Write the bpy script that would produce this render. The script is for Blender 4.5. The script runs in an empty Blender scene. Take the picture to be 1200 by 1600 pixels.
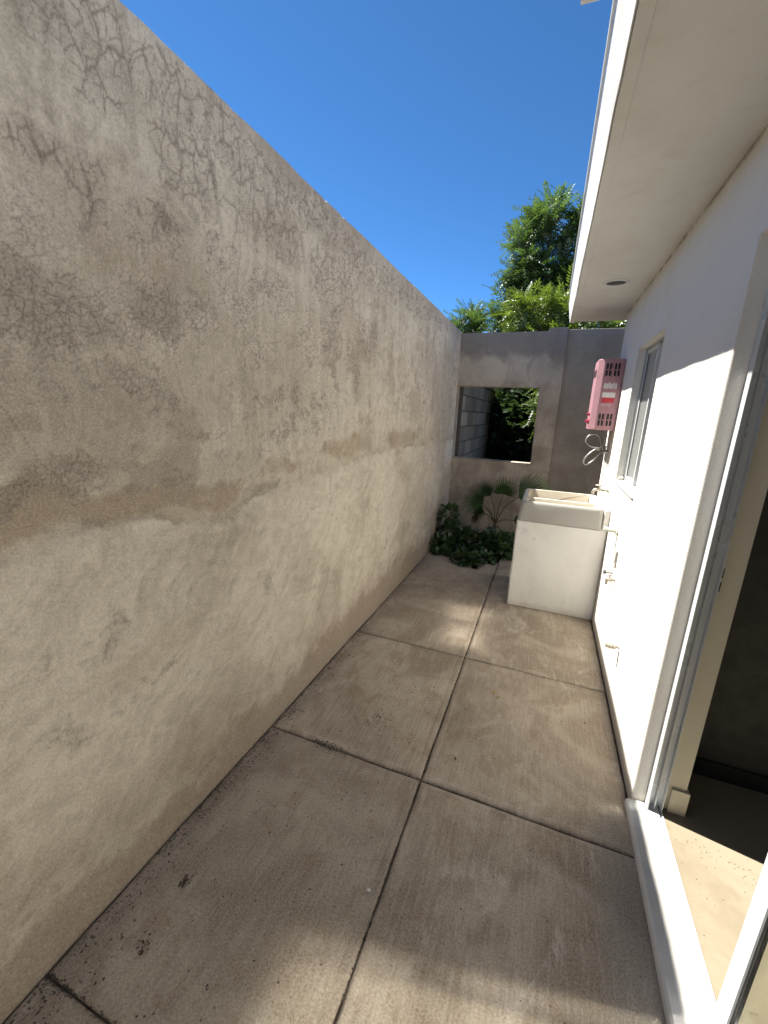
import bpy, bmesh, math, random
import numpy as np
from mathutils import Vector, Matrix, Quaternion, noise as mnoise

random.seed(7)
rng = np.random.default_rng(7)
SC = bpy.context.scene
COL = SC.collection
R = math.radians

# ------------------------------------------------------------------ camera
cam = bpy.data.cameras.new('camera')
camo = bpy.data.objects.new('camera', cam)
COL.objects.link(camo)
SC.camera = camo
CM = ((0.929916, 0.365385, 0.041824), (0.124965, -0.206971, -0.970333), (-0.345889, 0.907556, -0.238126))
CR = Matrix((CM[0], [-a for a in CM[1]], [-a for a in CM[2]])).transposed()
camo.matrix_world = Matrix.Translation((0, 0, 1.55)) @ CR.to_4x4()
cam.sensor_fit = 'VERTICAL'
cam.sensor_height = 24
cam.lens = 24 * 645 / 1600
cam.clip_start = 0.02
cam.clip_end = 2000

# ------------------------------------------------------------------ light
SUN_DIR = Vector((1, -0.21, -1.495)).normalized()
w = bpy.data.worlds.new('World')
SC.world = w
w.use_nodes = True
wn = w.node_tree
sky = wn.nodes.new('ShaderNodeTexSky')
sky.sky_type = 'NISHITA'
sky.sun_disc = False
sky.sun_elevation = math.asin(-SUN_DIR.z)
sky.sun_rotation = math.atan2(-SUN_DIR.x, -SUN_DIR.y)
sky.altitude = 0
sky.air_density = 0.36
sky.dust_density = 0.0
sky.ozone_density = 10.0
hs = wn.nodes.new('ShaderNodeHueSaturation')      # whole sky alike: the phone's deeper, slightly cyan blue
hs.inputs['Hue'].default_value = 0.491
hs.inputs['Saturation'].default_value = 1.06
wn.links.new(sky.outputs[0], hs.inputs['Color'])
wn.links.new(hs.outputs[0], wn.nodes['Background'].inputs[0])
wn.nodes['Background'].inputs[1].default_value = 0.070
sl = bpy.data.lights.new('sun', 'SUN')
sl.energy = 3.4
sl.angle = R(0.55)
sl.color = (1.0, 0.95, 0.87)
slo = bpy.data.objects.new('sun', sl)
COL.objects.link(slo)
slo.location = (-6, 2, 9)
slo.rotation_euler = SUN_DIR.to_track_quat('-Z', 'Y').to_euler()
SC.view_settings.view_transform = 'Standard'
SC.view_settings.look = 'None'
SC.view_settings.gamma = 1
SC.view_settings.use_curve_mapping = False
SC.view_settings.exposure = 2.22
cy = SC.cycles
cy.use_denoising = True
cy.use_adaptive_sampling = False
cy.blur_glossy = 0.0
cy.sample_clamp_indirect = 0.0
cy.caustics_reflective = True
cy.use_guiding = True
cy.use_surface_guiding = True
cy.use_volume_guiding = False
cy.guiding_training_samples = 128
cy.max_bounces = 8
cy.diffuse_bounces = 5
cy.glossy_bounces = 4
cy.transparent_max_bounces = 12


# ------------------------------------------------------------------ node helpers
class Mat:
    def __init__(s, name):
        s.m = bpy.data.materials.new(name)
        s.m.use_nodes = True
        s.t = s.m.node_tree
        s.t.nodes.clear()
        s.out = s.t.nodes.new('ShaderNodeOutputMaterial')

    def n(s, typ, ins=None, out=0, **kw):
        nd = s.t.nodes.new('ShaderNode' + typ)
        for k, v in kw.items():
            setattr(nd, k, v)
        for k, v in (ins or {}).items():
            sk = nd.inputs[k]
            if hasattr(v, 'is_linked'):
                s.t.links.new(v, sk)
            else:
                if isinstance(v, (tuple, list)) and len(v) == 3 and sk.type == 'RGBA':
                    v = (*v, 1)
                sk.default_value = v
        return nd.outputs[out]

    def math(s, op, a, b=0.0, c=0.0, clamp=False):
        return s.n('Math', {0: a, 1: b, 2: c}, operation=op, use_clamp=clamp)

    def mul(s, a, b): return s.math('MULTIPLY', a, b)
    def add(s, a, b): return s.math('ADD', a, b)
    def sub(s, a, b): return s.math('SUBTRACT', a, b)

    def rng(s, v, a, b, lo=0.0, hi=1.0, smooth=True):
        return s.n('MapRange', {'Value': v, 'From Min': a, 'From Max': b, 'To Min': lo, 'To Max': hi},
                   interpolation_type='SMOOTHSTEP' if smooth else 'LINEAR')

    def mix(s, f, a, b, blend='MIX'):
        return s.n('Mix', {0: f, 6: a, 7: b}, out=2, data_type='RGBA', blend_type=blend, clamp_factor=True)

    def noise(s, vec, scale, detail=5.0, rough=0.55, dist=0.0, out=0):
        return s.n('TexNoise', {'Vector': vec, 'Scale': scale, 'Detail': detail, 'Roughness': rough, 'Distortion': dist}, out=out)

    def pos(s):
        return s.n('NewGeometry', out=0)

    def sep(s, v):
        nd = s.t.nodes.new('ShaderNodeSeparateXYZ')
        s.t.links.new(v, nd.inputs[0])
        return nd.outputs

    def xyz(s, a, b, c=0.0): return s.n('CombineXYZ', {0: a, 1: b, 2: c})

    def scale(s, v, sx, sy, sz): return s.n('VectorMath', {0: v, 1: (sx, sy, sz)}, operation='MULTIPLY')
    def vadd(s, a, b): return s.n('VectorMath', {0: a, 1: b}, operation='ADD')

    def warp(s, v, scale, amt):
        c = s.noise(v, scale, 3.0, out=1)
        d = s.n('VectorMath', {0: c, 1: (0.5, 0.5, 0.5)}, operation='SUBTRACT')
        d = s.n('VectorMath', {0: d, 'Scale': amt}, operation='SCALE')
        return s.vadd(v, d)

    def attr(s, name): return s.n('Attribute', out=2, attribute_name=name)

    def bump(s, h, strength=0.3, dist=0.01, normal=None):
        d = {'Height': h, 'Strength': strength, 'Distance': dist}
        if normal is not None:
            d['Normal'] = normal
        return s.n('Bump', d)

    def pbr(s, col, rough=0.8, normal=None, metallic=0.0, spec=0.3):
        d = {'Base Color': col, 'Roughness': rough, 'Metallic': metallic, 'Specular IOR Level': spec}
        if normal is not None:
            d['Normal'] = normal
        return s.n('BsdfPrincipled', d)

    def done(s, sh):
        s.t.links.new(sh, s.out.inputs[0])
        return s.m


# ------------------------------------------------------------------ materials
def mat_left_wall():
    g = Mat('cracked_plaster')
    P = g.pos()
    at = lambda k: g.attr(k)
    grain = g.noise(P, 170.0, 3.0, 0.7)
    col = g.mix(at('tone'), (0.37, 0.32, 0.25), (0.77, 0.71, 0.595))
    col = g.mix(at('pale'), col, (0.690, 0.640, 0.540))
    col = g.mix(at('ochre'), col, (0.345, 0.262, 0.170))
    col = g.mix(at('mauve'), col, (0.335, 0.272, 0.236))
    col = g.mix(at('stain'), col, (0.245, 0.205, 0.165))
    col = g.mix(at('damp'), col, (0.262, 0.190, 0.142))
    col = g.mix(at('crack'), col, (0.125, 0.098, 0.080))
    col = g.mix(0.26, col, g.mix(g.rng(grain, 0.3, 0.7), (0.17, 0.14, 0.11), (0.80, 0.73, 0.61)))
    nrm = g.bump(grain, 0.45, 0.004)
    return g.done(g.pbr(col, 0.9, nrm, spec=0.2))


def mat_back_plaster():
    g = Mat('grey_plaster')
    P = g.pos()
    o = g.sep(P)
    v = g.xyz(o[0], o[2], g.mul(o[1], 0.5))
    vw = g.warp(v, 3.0, 0.2)
    m = g.noise(vw, 2.6, 9.0, 0.62, 0.4)
    f = g.noise(v, 80.0, 5.0, 0.7)
    col = g.mix(g.rng(m, 0.36, 0.66), (0.31, 0.258, 0.200), (0.55, 0.475, 0.375))
    edge = g.add(o[2], g.mul(g.sub(g.noise(vw, 3.5, 6.0), 0.5), 0.55))
    col = g.mix(g.mul(g.rng(edge, 2.16, 2.30), 0.80), col, (0.225, 0.195, 0.168))
    col = g.mix(g.mul(g.mul(g.rng(edge, 1.85, 2.0), g.rng(edge, 2.22, 2.1)), 0.5), col, (0.62, 0.56, 0.465))
    st = g.noise(g.scale(vw, 12.0, 1.3, 1.0), 1.0, 4.0)
    col = g.mix(g.mul(g.rng(st, 0.5, 0.72), 0.45), col, (0.22, 0.188, 0.158))
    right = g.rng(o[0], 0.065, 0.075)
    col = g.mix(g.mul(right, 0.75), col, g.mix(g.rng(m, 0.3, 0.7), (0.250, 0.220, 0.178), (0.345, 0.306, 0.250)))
    col = g.mix(0.18, col, g.mix(g.rng(f, 0.3, 0.7), (0.12, 0.1, 0.09), (0.5, 0.45, 0.38)))
    nrm = g.bump(g.add(g.mul(f, 0.3), g.noise(v, 22.0, 6.0, 0.65)), 0.4, 0.006)
    return g.done(g.pbr(col, 0.9, nrm, spec=0.2))


def mat_slab():
    g = Mat('worn_concrete')
    P = g.pos()
    o = g.sep(P)
    rnd = g.n('ObjectInfo', out=5)
    v = g.vadd(P, g.xyz(g.mul(rnd, 31.0), g.mul(rnd, 17.0), 0.0))
    v = g.scale(v, 1, 1, 0.3)
    edge = g.attr('edge')
    m = g.noise(v, 2.3, 6.0, 0.66, 0.9)
    m2 = g.noise(v, 8.0, 5.0, 0.68, 0.6)
    f = g.noise(v, 150.0, 2.0, 0.7)
    br = g.noise(g.scale(v, 100.0, 6.0, 1.0), 1.0, 2.0, 0.6)
    sc = g.noise(g.scale(v, 1.0, 0.55, 1.0), 5.0, 8.0, 0.80, 1.2)
    col = g.mix(g.rng(m, 0.34, 0.66), (0.270, 0.212, 0.148), (0.535, 0.452, 0.340))
    col = g.mix(g.mul(g.rng(m2, 0.48, 0.68), 0.62), col, (0.275, 0.188, 0.118))
    col = g.mix(g.mul(g.rng(sc, 0.44, 0.30), 0.66), col, (0.200, 0.170, 0.136))
    col = g.mix(g.mul(g.rng(br, 0.48, 0.66), 0.36), col, (0.56, 0.50, 0.415))
    col = g.mix(g.mul(g.rng(br, 0.48, 0.32), 0.36), col, (0.24, 0.195, 0.152))
    # scuffed pale lime patches, mostly on the house side
    rside = g.rng(o[0], -0.5, 0.1, 0.35, 1.0)
    col = g.mix(g.mul(g.mul(g.rng(sc, 0.545, 0.64), rside), 0.62), col, (0.68, 0.615, 0.52))
    gs = g.mul(g.rng(g.add(o[0], g.mul(g.sub(m2, 0.5), 0.16)), 0.33, 0.38), g.rng(o[1], 1.75, 1.40))
    col = g.mix(g.mul(gs, 0.6), col, (0.30, 0.282, 0.252))
    col = g.mix(g.mul(rnd, 0.30), col, (0.24, 0.195, 0.148))
    dirt = g.mul(edge, g.rng(g.add(m2, g.mul(f, 0.3)), 0.45, 0.80))
    col = g.mix(g.mul(dirt, 0.8), col, (0.085, 0.070, 0.056))
    sp = g.n('TexVoronoi', {'Vector': v, 'Scale': 45.0}, voronoi_dimensions='2D')
    sp = g.mul(g.rng(sp, 0.05, 0.11, 1.0, 0.0), g.rng(m2, 0.54, 0.62))
    col = g.mix(g.mul(sp, 0.6), col, (0.08, 0.064, 0.05))
    col = g.mix(0.28, col, g.mix(g.rng(f, 0.32, 0.68), (0.11, 0.085, 0.064), (0.62, 0.53, 0.41)))
    nrm = g.bump(g.add(g.mul(f, 0.7), g.mul(br, 0.4)), 0.5, 0.004)
    return g.done(g.pbr(col, g.rng(m2, 0.3, 0.7, 0.72, 0.9), nrm, spec=0.25))


def mat_paint(name, base, dirt=0.15, bumpd=0.004, bscale=120.0, strength=0.35, rough=0.75, topdirt=False):
    g = Mat(name)
    P = g.pos()
    o = g.sep(P)
    m = g.noise(P, 2.3, 8.0, 0.65, 0.4)
    s = g.noise(g.scale(P, 9.0, 9.0, 0.9), 1.0, 5.0, 0.6)
    f = g.noise(P, bscale, 4.0, 0.65)
    dk = tuple(c * 0.72 * k for c, k in zip(base, (1.0, 0.96, 0.88)))
    col = g.mix(g.mul(g.rng(m, 0.45, 0.72), dirt), base, dk)
    col = g.mix(g.mul(g.rng(s, 0.52, 0.75), dirt * 0.8), col, dk)
    if topdirt:   # grime at the joint under the eaves and splash at the foot
        k = g.rng(g.add(o[2], g.mul(g.sub(g.noise(P, 18.0, 6.0, 0.7), 0.5), 0.05)), 2.425, 2.452)
        k = g.mul(k, g.rng(g.noise(P, 7.0, 5.0, 0.7), 0.42, 0.58))
        col = g.mix(g.mul(k, 0.75), col, (0.22, 0.18, 0.13))
        k = g.rng(g.add(o[2], g.mul(g.sub(g.noise(P, 9.0, 6.0, 0.7), 0.5), 0.12)), 0.07, 0.0)
        col = g.mix(g.mul(k, 0.45), col, (0.42, 0.38, 0.32))
        sp = g.n('TexVoronoi', {'Vector': P, 'Scale': 9.0})
        sp = g.mul(g.rng(sp, 0.02, 0.05, 1.0, 0.0), g.rng(g.noise(P, 3.0, 3.0), 0.46, 0.56))
        col = g.mix(g.mul(sp, 0.9), col, (0.20, 0.17, 0.135))
        sm_ = g.mul(g.rng(g.noise(g.scale(P, 1.0, 2.0, 1.0), 4.0, 8.0, 0.78), 0.60, 0.74), g.rng(o[2], 1.3, 0.5))
        col = g.mix(g.mul(sm_, 0.85), col, (0.34, 0.31, 0.265))
    nrm = g.bump(g.add(f, g.mul(g.noise(P, bscale * 0.28, 4.0, 0.6), 0.8)), strength, bumpd)
    return g.done(g.pbr(col, rough, nrm, spec=0.3))


def mat_plain(name, col, rough=0.5, metallic=0.0, var=0.12, scale=18.0, spec=0.4, bump=0.0):
    g = Mat(name)
    P = g.n('TexCoord', out=3)
    m = g.noise(P, scale, 6.0, 0.6)
    c = g.mix(g.mul(g.rng(m, 0.35, 0.7), var * 3), col, tuple(x * 0.6 for x in col))
    nrm = g.bump(g.noise(P, scale * 8, 4.0), bump, 0.002) if bump else None
    return g.done(g.pbr(c, g.rng(m, 0.3, 0.7, rough * 0.85, min(1, rough * 1.15)), nrm, metallic, spec))


def mat_glass(name, ior, rough, tint, frosted=0.0, fcol=(0.4, 0.42, 0.41)):
    g = Mat(name)
    bk = g.n('NewGeometry', out=6)
    fr = g.n('Fresnel', {'IOR': g.rng(bk, 0.0, 1.0, ior, 1.0 / ior, False)})
    gl = g.n('BsdfGlossy', {'Color': (1, 1, 1), 'Roughness': rough})
    tr = g.n('BsdfTransparent', {'Color': tint})
    if frosted:
        df = g.n('BsdfDiffuse', {'Color': fcol})
        tl = g.n('BsdfTranslucent', {'Color': fcol})
        d2 = g.n('MixShader', {0: 0.35, 1: df, 2: tl})
        tr = g.n('MixShader', {0: frosted, 1: tr, 2: d2})
    return g.done(g.n('MixShader', {0: fr, 1: tr, 2: gl}))


def mat_leaf(name, dark, light, trans=0.4, gloss=0.06):
    g = Mat(name)
    t = g.attr('tone')
    col = g.mix(t, dark, light)
    df = g.n('BsdfDiffuse', {'Color': col})
    tl = g.n('BsdfTranslucent', {'Color': g.mix(0.5, col, (light[0] * 1.35, light[1] * 1.25, light[2] * 0.5))})
    gl = g.n('BsdfGlossy', {'Color': (1, 1, 1), 'Roughness': 0.42})
    a = g.n('MixShader', {0: trans, 1: df, 2: tl})
    return g.done(g.n('MixShader', {0: gloss, 1: a, 2: gl}))


def mat_bark(name, a, b):
    g = Mat(name)
    P = g.pos()
    m = g.noise(g.scale(P, 30, 30, 6), 1.0, 6.0, 0.6)
    return g.done(g.pbr(g.mix(g.rng(m, 0.35, 0.65), a, b), 0.9, g.bump(m, 0.6, 0.01), spec=0.15))


def mat_soil(name, a, b, scale=6.0):
    g = Mat(name)
    P = g.pos()
    m = g.noise(P, scale, 9.0, 0.7)
    return g.done(g.pbr(g.mix(g.rng(m, 0.35, 0.65), a, b), 0.95, g.bump(g.noise(P, scale * 7, 6.0, 0.7), 0.8, 0.02), spec=0.1))


M_WALL = mat_left_wall()
M_BACK = mat_back_plaster()
M_SLAB = mat_slab()
M_WHITE = mat_paint('white_stucco', (0.725, 0.70, 0.64), 0.22, 0.005, 110.0, 0.5, 0.85, True)
M_SOFFIT = mat_paint('soffit_paint', (0.69, 0.69, 0.665), 0.35, 0.003, 160.0, 0.3, 0.85)
M_FASCIA = mat_paint('fascia_paint', (0.52, 0.515, 0.50), 0.9, 0.004, 60.0, 0.3, 0.85)
M_TUBW = mat_paint('sink_block_paint', (0.74, 0.735, 0.70), 0.38, 0.004, 40.0, 0.5, 0.75, True)
M_TUBG = mat_paint('grey_cement', (0.40, 0.39, 0.36), 0.7, 0.002, 60.0, 0.35, 0.7)
M_TUBR = mat_paint('worn_rim', (0.52, 0.50, 0.44), 0.5, 0.002, 60.0, 0.3, 0.6)
M_TUBI = mat_paint('cream_terrazzo', (0.40, 0.36, 0.285), 0.5, 0.002, 60.0, 0.3, 0.6)
M_CREAM = mat_paint('cream_reveal', (0.66, 0.655, 0.62), 0.25, 0.003, 120.0, 0.3, 0.8)
M_SILL = mat_paint('worn_sill_paint', (0.72, 0.71, 0.67), 0.55, 0.003, 50.0, 0.35, 0.6)
M_BEIGE = mat_paint('beige_interior', (0.62, 0.58, 0.46), 0.2, 0.002, 100.0, 0.2, 0.6)
M_RFLOOR = mat_paint('beige_floor', (0.265, 0.228, 0.165), 0.7, 0.001, 90.0, 0.2, 0.45)
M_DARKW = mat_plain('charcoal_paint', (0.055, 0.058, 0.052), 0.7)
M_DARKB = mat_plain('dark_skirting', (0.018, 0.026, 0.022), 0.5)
M_ALU = mat_plain('white_aluminium', (0.74, 0.75, 0.75), 0.35, 0.0, 0.05, 6.0)
def mat_lacquer():
    g = Mat('lacquered_aluminium')
    P = g.pos()
    c = g.mix(g.mul(g.rng(g.noise(P, 6.0, 5.0), 0.4, 0.7), 0.2), (0.70, 0.71, 0.71), (0.55, 0.55, 0.54))
    return g.done(g.n('BsdfPrincipled', {'Base Color': c, 'Roughness': 0.5, 'Coat Weight': 1.0, 'Coat Roughness': 0.12, 'Coat IOR': 1.9}))


M_ALUL = mat_lacquer()
M_ALUJ = mat_plain('satin_aluminium', (0.58, 0.60, 0.60), 0.3, 0.15, 0.06, 6.0)
M_ALUW = mat_plain('window_aluminium', (0.60, 0.61, 0.61), 0.4, 0.1, 0.08, 6.0)
M_ALUG = mat_plain('grey_aluminium', (0.36, 0.38, 0.38), 0.35, 0.4, 0.08, 8.0)
M_RUB = mat_plain('grey_gasket', (0.10, 0.105, 0.11), 0.6)
M_PANE = mat_glass('window_glass', 3.0, 0.145, (0.72, 0.76, 0.75), 0.75, (0.36, 0.375, 0.36))
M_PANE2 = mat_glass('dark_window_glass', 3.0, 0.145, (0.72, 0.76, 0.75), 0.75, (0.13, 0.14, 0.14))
M_DOORG = mat_glass('door_glass', 2.0, 0.11, (0.88, 0.90, 0.86))
M_PINK = mat_plain('pink_enamel', (0.36, 0.195, 0.222), 0.5, 0.0, 0.12, 9.0)
M_BLACK = mat_plain('black_void', (0.012, 0.012, 0.012), 0.6)
M_LABELW = mat_plain('label_white', (0.62, 0.60, 0.60), 0.5)
M_LABELR = mat_plain('label_red', (0.45, 0.035, 0.055), 0.5)
M_MAROON = mat_plain('maroon_plastic', (0.30, 0.03, 0.07), 0.4)
M_STEEL = mat_plain('braided_steel', (0.30, 0.29, 0.28), 0.4, 0.6, 0.15, 60.0)
M_GALV = mat_plain('weathered_brass', (0.42, 0.39, 0.33), 0.45, 0.6, 0.2, 40.0)
M_PVC = mat_plain('pale_pvc', (0.58, 0.60, 0.50), 0.5)
M_BLOCK = mat_paint('concrete_block', (0.25, 0.235, 0.21), 0.6, 0.006, 70.0, 0.7, 0.92)
def mat_block():
    g = Mat('concrete_block_each')
    P = g.pos()
    r = g.n('ObjectInfo', out=5)
    m = g.noise(P, 30.0, 6.0, 0.7)
    c = g.mix(r, (0.17, 0.16, 0.142), (0.33, 0.31, 0.275))
    c = g.mix(g.mul(g.rng(m, 0.4, 0.7), 0.4), c, (0.13, 0.12, 0.105))
    return g.done(g.pbr(c, 0.95, g.bump(m, 0.7, 0.006), spec=0.1))


M_BLOCKE = mat_block()
M_MORTAR = mat_paint('mortar', (0.10, 0.095, 0.088), 0.5, 0.005, 90.0, 0.6, 0.95)
M_SOIL = mat_soil('dark_soil', (0.035, 0.026, 0.02), (0.085, 0.065, 0.047))
M_JOINT = mat_soil('joint_dirt', (0.06, 0.047, 0.036), (0.15, 0.12, 0.092), 20.0)
M_GROUND = mat_soil('dry_ground', (0.16, 0.125, 0.085), (0.26, 0.21, 0.15), 1.5)
M_GRIT = mat_plain('grit', (0.075, 0.062, 0.05), 0.9, 0, 0.25, 300.0)
M_LITTER = mat_plain('crumbled_leaf', (0.12, 0.095, 0.065), 0.9, 0, 0.25, 200.0)
M_DRY = mat_plain('dry_leaf', (0.21, 0.15, 0.075), 0.8, 0, 0.2, 60.0)
M_YLEAF = mat_plain('yellow_leaf', (0.46, 0.34, 0.10), 0.7)
M_PEBBLE = mat_plain('pale_pebble', (0.66, 0.63, 0.58), 0.8)
M_LEAF1 = mat_leaf('neem_leaf', (0.022, 0.052, 0.018), (0.082, 0.150, 0.030), 0.40)
M_LEAF2 = mat_leaf('young_neem_leaf', (0.036, 0.075, 0.014), (0.110, 0.170, 0.022), 0.45)
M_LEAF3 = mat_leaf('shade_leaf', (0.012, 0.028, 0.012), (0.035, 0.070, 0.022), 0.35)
M_BEDL = mat_leaf('bed_leaf', (0.022, 0.052, 0.018), (0.100, 0.180, 0.048), 0.35)
M_PALM = mat_leaf('palm_leaf', (0.026, 0.066, 0.020), (0.080, 0.150, 0.042), 0.3, 0.08)
M_PSTEM = mat_bark('palm_stalk', (0.085, 0.075, 0.035), (0.14, 0.125, 0.06))
M_BARK = mat_bark('bark', (0.07, 0.058, 0.045), (0.16, 0.135, 0.105))
M_MOON = mat_plain('moon_rock', (0.8, 0.8, 0.8), 1.0)


# ------------------------------------------------------------------ mesh helpers
def link(o, parent=None):
    COL.objects.link(o)
    if parent is not None:
        o.parent = parent
    return o


def tag(o, label=None, cat=None, group=None, kind=None):
    if label: o['label'] = label
    if cat: o['category'] = cat
    if group: o['group'] = group
    if kind: o['kind'] = kind
    return o


def empty(name, loc, label, cat, group=None):
    o = bpy.data.objects.new(name, None)
    o.empty_display_size = 0.1
    o.location = loc
    link(o)
    return tag(o, label, cat, group)


def put(name, me, mat, parent=None, smooth=False):
    """me is in world coordinates; the object keeps world placement under its parent."""
    if mat is not None:
        me.materials.append(mat)
    if smooth:
        me.polygons.foreach_set('use_smooth', [True] * len(me.polygons))
    o = bpy.data.objects.new(name, me)
    if parent is not None:
        L, p = Vector((0, 0, 0)), parent
        while p is not None:
            L += p.location
            p = p.parent
        me.transform(Matrix.Translation(-L))
    return link(o, parent)


def mesh_py(name, v, f):
    me = bpy.data.meshes.new(name)
    me.from_pydata([tuple(p) for p in v], [], f)
    me.update()
    return me


class MB:
    def __init__(s):
        s.v, s.f = [], []

    def addm(s, v, f):
        k = len(s.v)
        s.v += [tuple(p) for p in v]
        s.f += [tuple(i + k for i in q) for q in f]
        return s

    def box(s, a, b):
        v = [(x, y, z) for x in (a[0], b[0]) for y in (a[1], b[1]) for z in (a[2], b[2])]
        return s.addm(v, [(0, 1, 3, 2), (4, 6, 7, 5), (0, 4, 5, 1), (2, 3, 7, 6), (0, 2, 6, 4), (1, 5, 7, 3)])

    def tube(s, pts, r, n=8, cap=True):
        pts = [Vector(p) for p in pts]
        rs = r if isinstance(r, (list, tuple)) else [r] * len(pts)
        k = len(s.v)
        up = None
        for i, p in enumerate(pts):
            d = (pts[min(i + 1, len(pts) - 1)] - pts[max(i - 1, 0)]).normalized()
            if up is None:
                up = Vector((0, 0, 1)) if abs(d.z) < 0.9 else Vector((1, 0, 0))
            a = d.cross(up)
            a = a.normalized() if a.length > 1e-6 else d.orthogonal().normalized()
            b = a.cross(d).normalized()
            up = b
            for j in range(n):
                t = 2 * math.pi * j / n
                s.v.append(tuple(p + (a * math.cos(t) + b * math.sin(t)) * rs[i]))
        for i in range(len(pts) - 1):
            for j in range(n):
                j2 = (j + 1) % n
                s.f.append((k + i * n + j, k + i * n + j2, k + (i + 1) * n + j2, k + (i + 1) * n + j))
        if cap:
            s.f.append(tuple(k + j for j in range(n))[::-1])
            s.f.append(tuple(k + (len(pts) - 1) * n + j for j in range(n)))
        return s

    def prism(s, prof, y0, y1):
        """closed (x,z) profile swept along y"""
        n = len(prof)
        v = [(x, y0, z) for x, z in prof] + [(x, y1, z) for x, z in prof]
        f = [(i, (i + 1) % n, n + (i + 1) % n, n + i) for i in range(n)]
        f += [tuple(range(n))[::-1], tuple(range(n, 2 * n))]
        return s.addm(v, f)

    def wavy(s, prof, y0, y1, move, n=150):
        m = len(prof)
        k = len(s.v)
        for j in range(n + 1):
            y = y0 + (y1 - y0) * j / n
            dx = .0035 * mnoise.fractal((y * 1.6, .3, 1.7), .8, 2.0, 3)
            dz = .0070 * mnoise.fractal((y * 2.1, 4.3, 2.7), .8, 2.0, 3) + .0016 * mnoise.noise((y * 23, 1, 1))
            for i, (x, z) in enumerate(prof):
                s.v.append((x + dx * move[i], y, z + dz * move[i]))
        for j in range(n):
            for i in range(m):
                i2 = (i + 1) % m
                s.f.append((k + j * m + i, k + j * m + i2, k + (j + 1) * m + i2, k + (j + 1) * m + i))
        s.f.append(tuple(k + i for i in range(m))[::-1])
        s.f.append(tuple(k + n * m + i for i in range(m)))
        return s

    def build(s, name, mat, parent=None, bevel=0.0, seg=2, smooth=False):
        me = mesh_py(name, s.v, s.f)
        bm = bmesh.new()
        bm.from_mesh(me)
        bmesh.ops.recalc_face_normals(bm, faces=bm.faces)
        if bevel:
            es = [e for e in bm.edges if len(e.link_faces) == 2 and e.calc_face_angle(0) > 0.5]
            bmesh.ops.bevel(bm, geom=es, offset=bevel, segments=seg, affect='EDGES', profile=0.6, clamp_overlap=True)
        bm.to_mesh(me)
        bm.free()
        return put(name, me, mat, parent, smooth)


def arc_pts(c, r, a0, a1, n, u, w):
    c, u, w = Vector(c), Vector(u), Vector(w)
    return [c + u * (r * math.cos(a0 + (a1 - a0) * i / n)) + w * (r * math.sin(a0 + (a1 - a0) * i / n)) for i in range(n + 1)]


def spline(pts, n=8):
    pts = [Vector(p) for p in pts]
    q = [pts[0] * 2 - pts[1]] + pts + [pts[-1] * 2 - pts[-2]]
    out = []
    for i in range(1, len(q) - 2):
        for k in range(n):
            t = k / n
            a, b, c, d = q[i - 1], q[i], q[i + 1], q[i + 2]
            out.append(0.5 * ((2 * b) + (c - a) * t + (2 * a - 5 * b + 4 * c - d) * t * t + (3 * b - a - 3 * c + d) * t ** 3))
    out.append(pts[-1])
    return out


# ------------------------------------------------------------------ ground and paving
XL, XR = -1.11, 0.51
gr = MB().addm([(-120, -120, -0.05), (120, -120, -0.05), (120, 120, -0.05), (-120, 120, -0.05)], [(0, 1, 2, 3)]).build('ground', M_GROUND)
tag(gr, 'dry bare ground around the house', None, None, 'structure')


def sheet(name, x0, x1, y0, y1, z, mat, amp, step=0.04):
    nx, ny = int((x1 - x0) / step) + 1, int((y1 - y0) / step) + 1
    v = [(x0 + (x1 - x0) * i / nx, y0 + (y1 - y0) * j / ny, 0) for j in range(ny + 1) for i in range(nx + 1)]
    v = [(a, b, z + amp * mnoise.fractal((a * 6, b * 6, 3), 0.8, 2.0, 4)) for a, b, _ in v]
    f = [(j * (nx + 1) + i, j * (nx + 1) + i + 1, (j + 1) * (nx + 1) + i + 1, (j + 1) * (nx + 1) + i) for j in range(ny) for i in range(nx)]
    return put(name, mesh_py(name, v, f), mat)


bed = sheet('planting_bed', -1.12, 0.9, 4.02, 5.30, -0.025, M_SOIL, 0.010)
tag(bed, 'dark soil of the planting bed at the end of the patio', None, None, 'structure')
yard = sheet('back_yard', -4, 4, 5.42, 14, -0.035, M_SOIL, 0.02, 0.2)
tag(yard, 'shaded soil beyond the end wall', None, None, 'structure')

floor = MB().box((-1.12, -4.0, -0.047), (0.52, 4.02, -0.0085)).build('patio_floor', M_JOINT)
tag(floor, 'concrete patio floor laid in square slabs', None, None, 'structure')


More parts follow.
